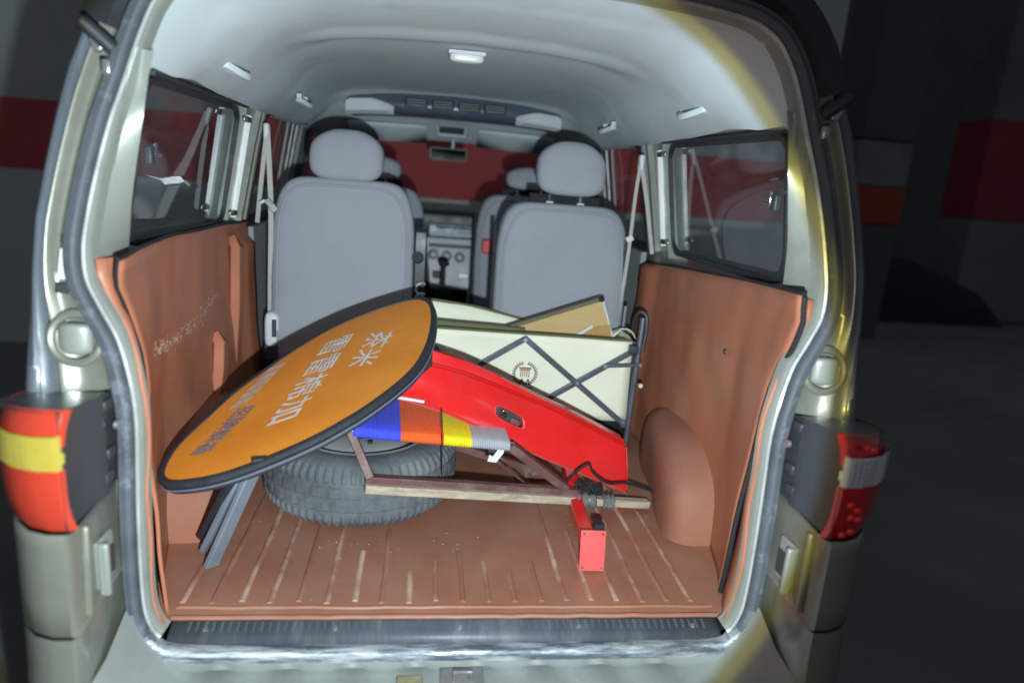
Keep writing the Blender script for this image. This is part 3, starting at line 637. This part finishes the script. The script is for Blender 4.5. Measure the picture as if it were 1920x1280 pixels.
# ---- brown liners
def LX(y, z): return WX(y, z)-.018
for s in (-1, 1):
    ztop = (lambda y: interp([(-.04, .700), (.1, .708), (.3, .705), (.6, .692), (.95, .680), (1.08, .672), (1.22, .668)], y)) if s < 0 else (lambda y: interp([(-.05, .715), (.3, .690), (.6, .665), (1.0, .632), (1.15, .618), (1.22, .60)], y))
    rr = []
    for i in range(40):
        row = []
        for j in range(29):
            t = j/28
            yl = lambda z: interp([(0, .085), (.12, .06), (.40, .045), (.52, .035), (.60, -.02), (.66, -.045), (.72, -.055)] if s > 0 else [(0, .0), (.35, .0), (.42, .12), (.50, .095), (.60, .035), (.66, -.01), (.72, -.03)], z)
            y0 = yl(ztop(0)*t); y = lerp(y0, 1.22, i/39); z = ztop(y)*t
            bl = .008*noise.noise(V((y*3, z*3, s*4)))+.005*noise.noise(V((y*9, z*7, s*8)))
            pil = .022*max(0, min(1, (y-1.06)/.05))*(1 if z < .62 else 0)   # padded front edge
            x = LX(y, z)-bl-pil
            row.append(V((s*x, y, z)))
        rr.append(row)
    sl = loft('side_liner', rr, liner, van, thick=.006, off=0, sharp=70)
    # black tube along the liner's rear edge, standing in for the shaded gap
    tube('liner_gap_shade', [rr[0][j]+V((-s*.001, -.006, 0)) for j in range(0 if s > 0 else 16, 29)], .0055 if s > 0 else .0032, blackm, sl, n=6)
    tube('liner_top_edge', [rr[i][-1]+V((0, 0, .003)) for i in range(40)], .004, blackm, sl, n=6)
    # rear flap behind the edge
    fr = []
    for k in range(25):
        z = lerp(.012, .70, k/24); pc = min(half, key=lambda p: abs(p.z-z)+(10 if p.x < .45 else 0))
        ins = .030+.006*noise.noise(V((z*6, s, 2)))
        yb = rr[0][min(28, int(z/ztop(0)*28))].y+.05
        a = V((pc.x-ins+.004, pc.y+.024+.008*noise.noise(V((z*9, s*3, 5))), z)); b = V((WX(yb, z)-.002, yb, z))
        fr.append([V((s*a.x, a.y, z)), V((s*(lerp(a.x, b.x, .35)-.004), lerp(a.y, b.y, .35), z)), V((s*lerp(a.x, b.x, .7), lerp(a.y, b.y, .7), z)), V((s*b.x, b.y, z))])
    loft('liner_flap', fr, liner, sl, thick=.005)
    # wheel arch cover
    prof_ = catmull([(0, .275, 0), (0, .285, .08), (0, .325, .165), (0, .40, .225), (0, .50, .255), (0, .62, .258), (0, .78, .24), (0, .92, .17), (0, .98, 0)], 4)
    xin = .538
    ar = []; cc = V((0, .60, .0))
    for d, k in ((.0, .45), (.0, .62), (.003, .74), (.010, .83), (.021, .90), (.036, .955), (.055, .985), (.08, 1.0), (.20, 1.01)):
        row = []
        for n_i, p in enumerate(prof_):
            q = cc+(p-cc)*k; a_ = math.atan2(q.z, -(q.y-.6))
            cr_ = .006*noise.noise(V((q.y*6, q.z*6, s*3)))+.005*math.sin(a_*7+k*3)*max(0, k-.6)
            row.append(V((s*(xin+.19*max(0, q.y-.30)+d+cr_), q.y, max(0, q.z*.88))))
        ar.append(row)
    c0 = [V((s*(xin+.065), .60, .0)) for p in prof_]
    loft('wheel_arch', [c0]+ar, archm, sl, sharp=75)
    for y, z in (((.36, .50),) if s > 0 else ()): MB().disc((s*(LX(y, z)-.010), y, z), (-s, 0, 0), .008, .004, 14, .006).build('trim_clip', dgrey, sl)
# pressed bracket shapes in the left liner
for s in (-1,):
    for y, z0, z1, wd in ((.745, .20, .375, .05), (1.0, .24, .62, .06)):
        x = LX(y, z1)-.006; p = [V((-x+.0, y, z0)), V((-x+.012, y, lerp(z0, z1, .5))), V((-x+.014, y+.005, z1-.012)), V((-x-.004, y+.02, z1))]
        tube('pressed_rib', p, .01, liner, van, rect=rect(wd, .03), upv=(1, 0, 0), bev=.006)
# white scuff on the left liner: flakes of worn off colour
scuff = mat('scuffed_vinyl', (.50, .33, .25), .7, 0, .2, 30)
mbk = MB(); random.seed(12)
for k in range(520):
    t = random.random(); px = lerp(290, 410, t)+random.gauss(0, 5); py = lerp(668, 552, t)+random.gauss(0, 6)+18*math.sin(t*3)-9
    q = PX(px, py, -.66)
    for _ in range(4): q = PX(px, py, -(LX(q.y, q.z)-.006*noise.noise(V((q.y*3, q.z*3, -4)))-.004*noise.noise(V((q.y*9, q.z*7, -8)))-.0045))
    r_ = random.uniform(.0006, .0028); L_ = random.uniform(1, 3.0); vs = []
    for a in range(6):
        an = a*math.pi/3; d = V((0, math.cos(an)*L_*r_*.8, math.sin(an)*r_)); d = Matrix.Rotation(R(-38), 3, 'X')@d; vs.append(q+d)
    mbk.add(vs, [(0, 1, 2, 3, 4, 5)])
mbk.build('scuff_mark', scuff, van, smooth=False, kind='stuff')
# floor liner with raised ribs
def fz(x, y): return .004+.0035*noise.noise(V((x*5, y*5, 1)))+.0015*noise.noise(V((x*14, y*11, 3)))-.004*max(0, (.03-y)/.03)
rr = []
for i in range(61):
    y = lerp(-.002, 1.22, i/60); rr.append([V((x, y, fz(x, y))) for x in [lerp(-1, 1, j/70)*(WX(y, .0)-.006) for j in range(71)]])
flr = loft('floor_liner', rr, floorm, van)
tube('liner_front_edge', [(lerp(-.56, .56, k/30), -.003, .003+.002*noise.noise(V((k*.7, 2, 1)))) for k in range(31)], .005, floorm, flr)
tube('liner_front_welt', [(lerp(-.56, .56, k/30), .028+.003*noise.noise(V((k*.5, 7, 1))), fz(lerp(-.56, .56, k/30), .028)-.0005) for k in range(31)], .004, floorm, flr)
random.seed(3)
for k in range(-10, 11):
    x = k*.0565+.012; y1 = 1.1 if abs(x) > .38 else random.choice((.16, .2, .24, .34, .9))
    if abs(x) > .56: continue
    lim = min(y1, 1.1)
    pts = [(x+.0015*noise.noise(V((x*30, y*9, 0))), y, fz(x, y)+.0012) for y in [lerp(.04+random.random()*.01, lim, t/24) for t in range(25)]]
    if abs(x) > .535: pts = [p for p in pts if p[1] < .26]
    tube('floor_rib', pts, .005, ribm if (k % 3 != 0 or x > .3) else ribdull, flr, rect=[(-.0075, -.003), (-.005, .0005), (-.0022, .0024), (.0022, .0024), (.005, .0005), (.0075, -.003)], upv=(0, 0, 1), sharp=80)

# ------------------------------------------------------------------ cargo
# spare wheel lying flat
tc = V((-.250, .572, .006)); TR, TW = .262, .178
sw = thing('spare_wheel', 'dusty spare wheel lying flat on the brown floor under the orange board', 'wheel', tc)
prof_ = [(.170, .018), (.175, .004), (.20, .0), (.225, .004), (.243, .012), (.252, .024), (.257, .030), (.258, .044), (.2545, .048), (.2545, .056), (.2605, .060), (.2615, .082), (.2585, .085), (.2585, .093), (.2615, .096), (.2605, .118), (.2545, .122), (.2545, .130), (.258, .134), (.257, .148), (.252, .154), (.243, .166), (.225, .174), (.20, .178), (.175, .174), (.170, .160)]
rr = []; NS = 288
for i in range(NS):
    a = 2*math.pi*i/NS; row = []; lug = (i % 4) in (0, 1)
    for k, (r_, z) in enumerate(prof_):
        d = 0
        if 4 <= k <= 7 or 18 <= k <= 21: d = 0 if lug else -.0045
        elif k in (10, 11, 14, 15): d = 0 if ((i+(2 if k > 12 else 0)) % 8) < 6 else -.003
        aa = a+(.012 if k in (9, 10, 11) else -.012 if k in (14, 15, 16) else 0)*(1 if (i % 8) < 4 else -1)*.4
        row.append(tc+V(((r_+d)*math.cos(aa), (r_+d)*math.sin(aa), z)))
    rr.append(row)
loft('tyre', rr, tyrem, sw, cr=True, sharp=30)
pr = [(.172, .165), (.178, .176), (.171, .177), (.166, .150), (.150, .10), (.138, .10), (.130, .160), (.118, .170), (.06, .172), (.055, .160), (.03, .160), (0, .160)]
loft('rim', [[tc+V((r_*math.cos(2*math.pi*i/64), r_*math.sin(2*math.pi*i/64), z)) for r_, z in pr] for i in range(64)], rimm, sw, cr=True, sharp=40)
for k in range(5): a = 2*math.pi*k/5; MB().disc(tc+V((.09*math.cos(a), .09*math.sin(a), .169)), (0, 0, 1), .008, .008, 6).build('wheel_nut_hole', dgrey, sw)

# orange folding board
A, B, Cc = PY(297, 893, .12), PY(813, 600, .50), PY(560, 645, .57)
sn = (B-A).cross(Cc-A).normalized()
if sn.z < 0: sn = -sn
sc = sn.dot(A)
def SP(x, y, d=0): return hit(x, y, sn, sc+d)
out = [(299, 888), (312, 860), (335, 831), (382, 786), (432, 740), (490, 697), (560, 650), (630, 611), (700, 582), (758, 564), (790, 559), (808, 566), (815, 586), (814, 615), (806, 648), (786, 686), (748, 724), (692, 766), (640, 798), (590, 825), (530, 852), (470, 876), (410, 896), (360, 906), (318, 909), (301, 902)]
def smooth_closed(pts, n):
    P = pts[-2:]+pts+pts[:3]; c = catmull([(p[0], p[1], 0) for p in P], n); return c[2*n:2*n+len(pts)*n]
ol = [SP(p.x, p.y) for p in smooth_closed(out, 4)]
cen = sum(ol, V())/len(ol)
print('board size', (SP(299, 895)-SP(813, 600)).length, (SP(560, 650)-SP(600, 820)).length, 'n', sn)
bd = thing('folding_board', 'orange oval folding advertising board with black edging leaning across the boot', 'sign', V((cen.x, cen.y, 0)))
def shr(k, d): return [cen+(p-cen)*(1-k/((p-cen).length))+sn*d for p in ol]
n_ = len(ol)
mbk = MB(); mbk.loft([shr(.010, .002), shr(.05, .0035), shr(.12, .0035), [cen.lerp(p, .25)+sn*.003 for p in ol], [cen+sn*.003]*n_], cu=True)
panel = mbk.build('face_panel', orange, bd)
mbk = MB(); mbk.loft([shr(.014, .001), shr(.011, .005), shr(.003, .0055), shr(-.002, .003), shr(-.003, -.006), shr(.002, -.012), shr(.012, -.013)], cu=True)
mbk.build('black_edging', edging, bd)
mbk = MB(); mbk.loft([shr(.006, -.0135), shr(.001, -.016), shr(-.001, -.020), shr(.003, -.026), shr(.02, -.028), shr(.08, -.028), [cen-sn*.028]*n_], cu=True)
mbk.build('rear_panel', edging, bd)
mbk = MB(); mbk.loft([shr(-.002, -.0125), shr(-.0045, -.0145), shr(-.002, -.0165)], cu=True); mbk.build('grey_piping', pipe, bd)
# printing on the board
def lettering(body, p0, p1, pu, m, width_scale=1, name='lettering'):
    """text whose baseline runs from pixel p0 to p1 on the board and whose cap height reaches pu"""
    cu = bpy.data.curves.new(name, 'FONT'); cu.body = body; cu.size = 1; cu.resolution_u = 3; cu.extrude = 0; cu.offset = .012
    to = bpy.data.objects.new(name, cu); COL.objects.link(to); bpy.context.view_layer.update()
    dg = bpy.context.evaluated_depsgraph_get(); me = bpy.data.meshes.new_from_object(to.evaluated_get(dg)); bpy.data.objects.remove(to)
    xs = [v.co.x for v in me.vertices]; ys = [v.co.y for v in me.vertices]
    x0, x1, y0, y1 = min(xs), max(xs), min(ys), max(ys)
    a, b, u = SP(*p0, .0052), SP(*p1, .0052), SP(*pu, .0052)
    for v in me.vertices: v.co = a+(b-a)*((v.co.x-x0)/(x1-x0))+(u-a)*((v.co.y-y0)/(y1-y0))
    me.materials.clear(); me.materials.append(m)
    o = bpy.data.objects.new(name, me); link(o, bd); return o
lettering('炸米', (652, 690), (690, 622), (706, 685), inkgrey) if False else lettering('茶米', (696, 622), (648, 688), (742, 620), inkgrey)
lettering('雷雷棉加', (612, 640), (496, 800), (668, 622), inkgrey)
lettering('一一一一一', (505, 690), (425, 770), (540, 676), inkgold)
lettering('招牌鲜香', (447, 765), (350, 858), (484, 757), inkblue)
box('edge_clip', SP(487, 862, .004), (.03, .012, .012), darkrub, bd, bev=.002, rot=(R(20), 0, R(25)))
# folded feet of the board
ft0 = SP(476, 862, -.045)
for (top_, bot_, m, wd) in ((SP(482, 868, -.045), V((-.535, .165, .012)), greybar, .034), (SP(462, 876, -.045), PY(385, 1030, .215), greybar, .03), (SP(440, 892, -.045), PY(382, 1000, .24), edging, .036)):
    tube('board_foot', [top_, bot_], .01, m, bd, rect=rect(wd, .014), upv=(.8, -.5, .3), bev=.003)

# woven folding stool
stl = thing('folding_stool', 'low stool with a striped blue, orange, yellow and grey woven cord seat', 'stool', (0, .5, 0))
fa, fb = PY(662, 807, .335), PY(955, 834, .41)
back = V((-.02, .30, .035))
tube('seat_bar', [fa+V((-.012, 0, 0)), fb+V((.012, 0, 0))], .0085, chrome, stl, n=10); tube('seat_bar', [fa+back, fb+back], .0085, chrome, stl, n=10)
ax = (fb-fa); NC = 66
cols = [('blue', 0, .285), ('orange', .285, .555), ('yellow', .555, .735), ('grey', .735, 1.0)]
for cn, t0, t1 in cols:
    mbk = MB()
    for k in range(NC):
        t = (k+.5)/NC
        if not t0 <= t < t1: continue
        o_ = fa+ax*t; nb = V((0, 0, 1)); fwd = (back).normalized(); rc = .0125; path = []
        for a in (250, 220, 190, 160, 130, 100): path.append(o_+fwd*rc*math.cos(R(a))+nb*rc*math.sin(R(a)))
        sag = .006
        for q in (.2, .4, .6, .8): path.append(o_+back*q+nb*(.0118-sag*math.sin(math.pi*q)))
        path.append(o_+back+nb*.0118); path.append(o_+back+fwd*.012)
        mbk.tube(path, ax.length/NC*.55, 6)
    mbk.build('cord_band', cordm[cn], stl, label=cn+' cords of the woven seat', kind='stuff')
ra, rb_ = PY(684, 914, .29), PY(1215, 944, .47)
rb_.z = max(rb_.z, .016)
tube('wooden_rail', [ra, rb_], .01, woodm, stl, rect=rect(.026, .022), upv=(0, 0, 1), bev=.003)
rm = ra.lerp(rb_, .72)
tube('metal_rail', [ra+V((0, .012, .018)), rm+V((0, .012, .018))], .01, darkred, stl, rect=rect(.022, .018), upv=(0, 0, 1), bev=.002)
tube('leg', [fa+V((-.006, .004, -.004)), ra+V((.012, .006, .022))], .01, darkred, stl, rect=rect(.022, .020), upv=(1, 0, 0), bev=.002)
tube('leg', [fb+V((.004, .004, -.004)), ra.lerp(rb_, .675)+V((0, .012, .026))], .01, darkred, stl, rect=rect(.026, .022), upv=(1, 0, 0), bev=.002)
tube('leg', [fa+back, V((-.20, .60, .19))], .01, darkred, stl, rect=rect(.022, .02), upv=(1, 0, 0))
tube('leg', [fb+back, V((.26, .66, .02))], .01, darkred, stl, rect=rect(.022, .02), upv=(1, 0, 0))
tube('cross_bar', [V((-.20, .60, .19)), V((.30, .66, .02))], .01, darkred, stl, rect=rect(.022, .02), upv=(0, 0, 1))
p = PY(935, 845, .40)
hk = tube('hook_bracket', [p+V((.008, 0, .02)), p+V((.004, 0, -.002)), p+V((-.010, -.003, -.022)), p+V((-.026, -.004, -.018))], .01, lightpl, stl, rect=rect(.018, .006), upv=(0, 1, 0))
box('hook_block', p+V((-.018, .01, .0)), (.02, .02, .016), dgrey, stl)
tube('stay_wire', [PY(930, 865, .42), PY(985, 905, .46)], .0025, darkred, stl)
q = PY(829, 772, .33); tube('loop_string', [PY(828, 766, .42), PY(829, 800, .318), PY(829, 820, .318), PY(828, 890, .40)], .0016, blackm, stl, n=5)
# rags tied round the rail
for k, (px_, py_) in enumerate(((1082, 930), (1128, 934))):
    t = (px_-684)/(1215-684); c = ra.lerp(rb_, t)
    rr = []
    for i in range(9):
        u = i/8-.5; rr.append([c+(rb_-ra).normalized()*(u*(.062, .038)[k])+V((0, math.cos(a), math.sin(a)))*(.019+.006*noise.noise(V((u*9+k, a*1.3, 2)))+.005*math.sin(i*2.1)) for a in [2*math.pi*j/14 for j in range(14)]])
    loft('tied_rag', rr, rag, stl, cu=True, cap=True, smooth=True, sharp=80)
rp = thing('tangled_cord', 'tangle of black cord by the rags at the right end of the stool rail', 'cord', ra.lerp(rb_, .7))
mbk = MB(); random.seed(5)
for k in range(3):
    c = PY(1090+14*k, 912+3*k, .44); pts = [c+V((.05*noise.noise(V((t*.9, k, 0))), .03*noise.noise(V((t*.9, k, 5))), .035*noise.noise(V((t*.9, k, 9))))) for t in range(12)]
    mbk.tube(catmull(pts, 4), .0042, 6)
pts = [PY(1060, 905, .47), PY(1085, 880, .46), PY(1105, 870, .46), PY(1112, 885, .46), PY(1140, 905, .47), PY(1175, 905, .5), PY(1225, 920, .52)]
mbk.tube(catmull(pts, 5), .004, 6); mbk.build('cord', blackm, rp)

# red pressed panel with a slot
rpn = thing('pressed_metal_cover', 'glossy red pressed metal panel with a slotted handle hole lying over the stool', 'metal cover', (.2, .5, 0))
topP = [(810, 686), (870, 703), (927, 724), (985, 748), (1060, 780), (1172, 837)]
botP = [(742, 741), (830, 768), (920, 808), (1000, 846), (1090, 884), (1172, 918)]
ys = [.44, .455, .475, .50, .525, .55]
tp = catmull([PY(*a, y+.035) for a, y in zip(topP, ys)], 10); bt = catmull([PY(*a, y) for a, y in zip(botP, ys)], 10)
def RP(u, v, d=0):
    k = u*(len(tp)-1); i = min(int(k), len(tp)-2); f = k-i
    a = bt[i].lerp(bt[i+1], f); b = tp[i].lerp(tp[i+1], f); q = a.lerp(b, v)
    return q+V((0, -1, .35)).normalized()*(d+.010*math.sin(math.pi*min(1, max(0, v))))
NU, NV = 120, 36
su0, su1, sv0, sv1 = .415, .565, .36, .62
mbk = MB(); vs = [RP(i/NU, j/NV) for i in range(NU+1) for j in range(NV+1)]; fs = []
def in_slot(u, v):
    cu, cv = (u-(su0+su1)/2)/((su1-su0)/2), (v-(sv0+sv1)/2+.12*(u-(su0+su1)/2))/((sv1-sv0)/2); return abs(cu)**4+abs(cv)**4 < 1
for i in range(NU):
    for j in range(NV):
        if not in_slot((i+.5)/NU, (j+.5)/NV): fs.append((i*(NV+1)+j, (i+1)*(NV+1)+j, (i+1)*(NV+1)+j+1, i*(NV+1)+j+1))
mbk.add(vs, fs); face = mbk.build('panel_face', redm, rpn, thick=.0025, off=-1)
def slot_ring(k, d):
    out_ = []
    for a in range(40):
        an = 2*math.pi*a/40; c, s_ = math.cos(an), math.sin(an); rr_ = 1/(abs(c)**4+abs(s_)**4)**.25
        u = (su0+su1)/2+(su1-su0)/2*rr_*c*k; v = (sv0+sv1)/2+(sv1-sv0)/2*rr_*s_*k-.12*(u-(su0+su1)/2); out_.append(RP(u, v, d))
    return out_
loft('slot_rim', [slot_ring(1.12, .0005), slot_ring(1.06, .004), slot_ring(1.0, .003), slot_ring(.95, -.006), slot_ring(.93, -.02)], redp, rpn, cu=True)
ctr = RP(.49, .48, -.03)
box('slot_backing', ctr, (.085, .01, .05), dgrey, rpn, rot=(0, R(24), 0)); box('latch_bar', RP(.465, .52, -.012), (.022, .014, .022), chrome, rpn, rot=(0, R(24), 0)); box('latch_pad', RP(.525, .44, -.014), (.03, .012, .018), darkred, rpn, rot=(0, R(24), 0))
# folded upper flange: ridge, step and return
rr = []
for i in range(61):
    u = i/60; a = RP(u, 1.0); k = max(.0, 1-(u/.72)**1.6)
    rr.append([a, a+V((0, -.004, .004)), a+V((0, .002, .008)), a+V((0, .012, .008)), a+V((0, .014, .010+.016*k)), a+V((0, .018, .014+.022*k)), a+V((0, .026, .014+.022*k)), a+V((0, .040, .012+.010*k)), a+V((0, .060, .014+.016*k)), a+V((0, .08, .0))])
loft('upper_flange', rr, redm, rpn, sharp=30)
rr = []
for i in range(61):
    u = i/60; a = RP(u, 0.0); rr.append([a+V((0, .002, 0)), a+V((0, -.007, -.003)), a+V((0, -.004, -.008)), a+V((0, .02, -.008))])
loft('lower_flange', rr, redp, rpn, sharp=30)
loft('end_flange', [[RP(1.0, v), RP(1.0, v)+V((.004, -.002, 0)), RP(1.0, v)+V((.005, .03, 0))] for v in [k/10 for k in range(11)]], redm, rpn)
box('pale_label', RP(.012, .02, .006)+V((.03, 0, -.010)), (.075, .006, .008), lightpl, rpn, rot=(0, R(8), 0), bev=.002)

# red post with base plate lying on the floor
pt = thing('red_post', 'red square steel post with a pale red four hole base plate lying on the floor', 'post', (.32, .2, 0))
pl = MB()
pc0 = V((.318, .165, .056)); rotp = Euler((R(-8), R(-1), R(-4))).to_matrix()
box('base_plate', pc0, (.060, .006, .098), redp, pt, rot=rotp, bev=.002)
for dx in (-.022, .022):
    for dz in (-.041, .041): MB().disc(pc0+rotp@V((dx, -.0025, dz)), rotp@V((0, -1, 0)), .0035, .0015, 10).build('bolt_hole', darkred, pt)
for_end = PY(1072, 885, .60)
tube('post_tube', [pc0+V((-.006, .004, .010)), PY(1085, 955, .36)+V((0, 0, -.012)), PY(1066, 880, .58)+V((0, 0, 0))], .01, redm, pt, rect=rect(.034, .034), upv=(0, 0, 1), bev=.003)
box('end_cap', pc0+V((.014, .02, .054)), (.024, .022, .013), blackm, pt, bev=.002)
box('upper_arm', PY(1070, 880, .62), (.028, .03, .10), redm, pt, rot=(R(10), R(8), 0)); 

# folding wagon
wg = thing('folding_wagon', 'cream canvas folding wagon with grey crossed tube frame and wreath emblem', 'wagon', (.27, .95, 0))
yF, yB = .86, 1.06
TL, TRr, BR, BL = PY(760, 610, yF), PY(1185, 640, yF), PY(1172, 790, yF), PY(770, 760, yF)
def FP(u, v, d=0):
    q = BL.lerp(BR, u).lerp(TL.lerp(TRr, u), v); q.y -= d-.012*math.sin(math.pi*u)*math.sin(math.pi*v)-.004*noise.noise(q*9); return q
loft('front_cloth', [[FP(i/24, j/12) for j in range(13)] for i in range(25)], cream, wg, thick=.004)
def BP(u, v): return FP(u, v)+V((0, yB-yF, .0))
bkT = [PY(790, 560, yB), PY(832, 566, yB), PY(900, 578, yB), PY(975, 598, yB), PY(1060, 610, yB), PY(1150, 622, yB)]
loft('back_cloth', [[V((p.x, p.y+.006*noise.noise(p*11), lerp(.10, p.z, v))) for v in [k/8 for k in range(9)]] for p in catmull(bkT, 4)], cream, wg, thick=.004)
tube('back_binding', [p+V((0, 0, .002)) for p in catmull(bkT, 4)], .005, olive, wg, n=6)
tube('front_binding', [FP(i/24, 1.0)+V((0, 0, .001)) for i in range(25)], .0045, olive, wg, n=6)
# inner strap: olive band just inside the front cloth
loft('olive_band', [[PY(lerp(800, 985, t), lerp(605, 622, t)-dd, yF+.05) for dd in (-6, 7)] for t in [k/8 for k in range(9)]], olive, wg, thick=.003)
loft('right_cloth', [[FP(1, v).lerp(BP(1, v), t)+V((.012*math.sin(math.pi*t), 0, 0)) for v in (0, .25, .5, .75, 1)] for t in (0, .25, .5, .75, 1)], cream, wg, thick=.004)
loft('left_cloth', [[FP(0, v).lerp(BP(0, v), t) for v in (0, .5, 1)] for t in (0, .5, 1)], cream, wg, thick=.004)
box('wagon_floor', (.27, .96, .092), (.64, .2, .014), blackm, wg)
loft('lower_skirt', [[FP(u, 0, .004), FP(u, 0, .012)+V((0, 0, -.03)), FP(u, 0, .008)+V((0, 0, -.075))] for u in [k/12 for k in range(13)]], blackm, wg, thick=.003)
D_ = .014
def tb(name, a, b, r_=.0085): tube(name, [a, b], r_, tubem, wg, rect=[(-r_, -r_*.6), (r_, -r_*.6), (r_, r_*.6), (-r_, r_*.6)], upv=(0, 1, 0), bev=.002)
def W(x, y, d=0): return PY(x, y, yF-.016-d)
tb('frame_bar', W(770, 590, .008), W(880, 735, .008)); tb('frame_bar', W(985, 635), W(830, 722)); tb('frame_bar', W(983, 633, .012), W(1170, 796, .012)); tb('frame_bar', W(1188, 658), W(985, 770)); tb('frame_bar', W(905, 690, .012), W(760, 800, .012))
tb('short_link', W(1134, 686, .012), W(1203, 684, .012), .006)
for a in ((985, 637), (1082, 718), (1135, 687), (1200, 684), (1168, 792), (838, 654)):
    MB().disc(W(*a, .018), (0, -1, 0), .006, .005, 12).build('rivet', steel, wg)
a, b = PY(1206, 596, yF-.012), PY(1172, 836, yF-.03)
tube('corner_post', [a, a.lerp(b, .5), b], .0095, tubem, wg, n=10)
tube('corner_post', [PY(1190, 640, yF+.01), PY(1168, 800, yF+.01)], .006, dgrey, wg, n=8)
tube('corner_post', [a+V((0, yB-yF, 0)), b+V((0, yB-yF, 0))], .009, tubem, wg)
hp = [PY(1204, 660, .90), PY(1212, 620, .91), PY(1212, 592, .92), PY(1200, 585, .93), PY(1190, 600, .94), PY(1186, 625, .95)]
tube('folding_handle', catmull(hp, 5), .007, darkrub, wg)
box('corner_joint', W(1188, 655, .004), (.03, .028, .03), dgrey, wg, bev=.006); box('corner_joint', W(1168, 795, .004), (.022, .02, .022), tubem, wg, bev=.004)
MB().disc(PY(1200, 722, yF-.03), (0, -1, 0), .007, .008, 12).build('plastic_stud', lightpl, wg)
q = PY(1165, 628, .97); loft('cloth_flap', [[q+V((-.035+.011*i+.004*noise.noise(V((i, j, 1))), -.03+.015*j, .030*math.sin(math.pi*i/7)*(1-.12*j)+.006*noise.noise(V((i*.8, j*.9, 4))))) for j in range(5)] for i in range(8)], cream, wg, thick=.003)
# emblem: wreath, columns, people-like strokes and tiny caption line
ec = PY(985, 702, yF-.006); em = MB(); er = MB()
eo = lambda x, z: (lambda q: V((q.x, q.y-.0035, q.z)))(FP((ec.x+x-BL.x)/(BR.x-BL.x), (ec.z+z-lerp(BL.z, BR.z, .6))/(TL.z-BL.z)*1.0))
def em_quad(mb, pts): 
    mb.add([V((ec.x+x, ec.y+.010-.004*0, ec.z+z)) for x, z in pts], [tuple(range(len(pts)))])
for s in (-1, 1):
    for k in range(12):
        a = R(-70+k*12.5); rr_ = .036; cx_, cz_ = s*rr_*math.cos(a), rr_*math.sin(a)
        for o_ in (-1, 1):
            an = math.atan2(cz_, cx_)+s*(R(90)-o_*R(35)); d = V((math.cos(an), math.sin(an)))*.009; n2 = V((-d.y, d.x))*.28
            em_quad(em, [(cx_, cz_), (cx_+d.x*.5+n2.x, cz_+d.y*.5+n2.y), (cx_+d.x, cz_+d.y), (cx_+d.x*.5-n2.x, cz_+d.y*.5-n2.y)])
for x0, x1, z0, z1 in ((-.020, .020, .016, .021), (-.017, .017, .011, .0145)): em_quad(er, [(x0, z0), (x1, z0), (x1, z1), (x0, z1)])
for k in range(5): x = -.0135+k*.0067; em_quad(er, [(x-.0014, -.012), (x+.0014, -.012), (x+.0014, .010), (x-.0014, .010)])
for x, s in ((-.014, 1), (-.004, -1), (.006, 1), (.016, -1)):
    em_quad(em, [(x-.002, -.036), (x+.002, -.036), (x+.003+.004*s, -.018), (x-.001+.004*s, -.018)]); em_quad(em, [(x-.006*s, -.040), (x+.002-.006*s, -.040), (x+.002, -.028), (x, -.028)])
for k in range(7): x = -.024+k*.008; em_quad(em, [(x, -.049), (x+.005, -.050), (x+.005, -.045), (x, -.044)])
em.build('wreath_emblem', inkblack, wg, smooth=False); er.build('emblem_columns', inkred, wg, smooth=False)

# tan board box leaning inside the wagon
q0 = PY(1130, 562, .965); dX = (PY(950, 617, .955)-q0).normalized(); dZ = (PY(1153, 633, .955)-q0); dZ = (dZ-dX*dZ.dot(dX)).normalized(); dN = dX.cross(dZ).normalized()
if dN.y > 0: dN = -dN
tbx = thing('cardboard_box', 'flat tan cardboard box sticking up tilted out of the cream wagon', 'box', q0+dX*.2+dZ*.1)
def T3(u, v, d): return q0+dX*u+dZ*v+dN*d
rm3 = Matrix((dX, dN, dZ)).transposed()
box('front_face', T3(.20, .095, -.020), (.40, .036, .185), card, tbx, rot=rm3, bev=.003)
box('dark_edge', T3(.20, -.004, -.020), (.40, .042, .012), cardedge, tbx, rot=rm3, bev=.002)
cushion(T3(.003, -.003, .0), (.010, .010, .009), .8, .8).build('corner_cap', blackm, tbx)
box('tape_flap', T3(.045, .105, .003), (.09, .004, .05), mat('kraft_tape', (.42, .26, .085), .35), tbx, rot=rm3@Euler((0, R(10), 0)).to_matrix(), bev=.001)
box('pale_strip', T3(.085, .082, .004), (.06, .003, .010), lightpl, tbx, rot=rm3@Euler((0, R(-14), 0)).to_matrix(), bev=.001)
box('pale_side', T3(-.001, .09, -.006), (.006, .012, .17), lightpl, tbx, rot=rm3, bev=.001)

# crumbs and dry grit on the floor liner
random.seed(21); mbk = MB()
for k in range(46):
    if k < 26: q = PZ(random.uniform(560, 900), random.gauss(1018, 8), .006)
    else: q = V((random.uniform(-.52, .5), random.uniform(.03, .6), 0))
    if abs(q.x) > .54: continue
    q.z = fz(q.x, q.y)+.001; r_ = random.uniform(.0008, .0026); an = random.random()*6
    vs = [q+V((math.cos(an+a*1.57)*r_*random.uniform(.6, 1.3), math.sin(an+a*1.57)*r_, 0)) for a in range(4)]+[q+V((0, 0, r_*.9))]
    mbk.add(vs, [(0, 1, 4), (1, 2, 4), (2, 3, 4), (3, 0, 4)])
mbk.build('floor_grit', mat('pale_grit', (.36, .26, .20), .9), None, smooth=False, kind='stuff', label='pale grit and crumbs scattered on the brown floor', category='grit')
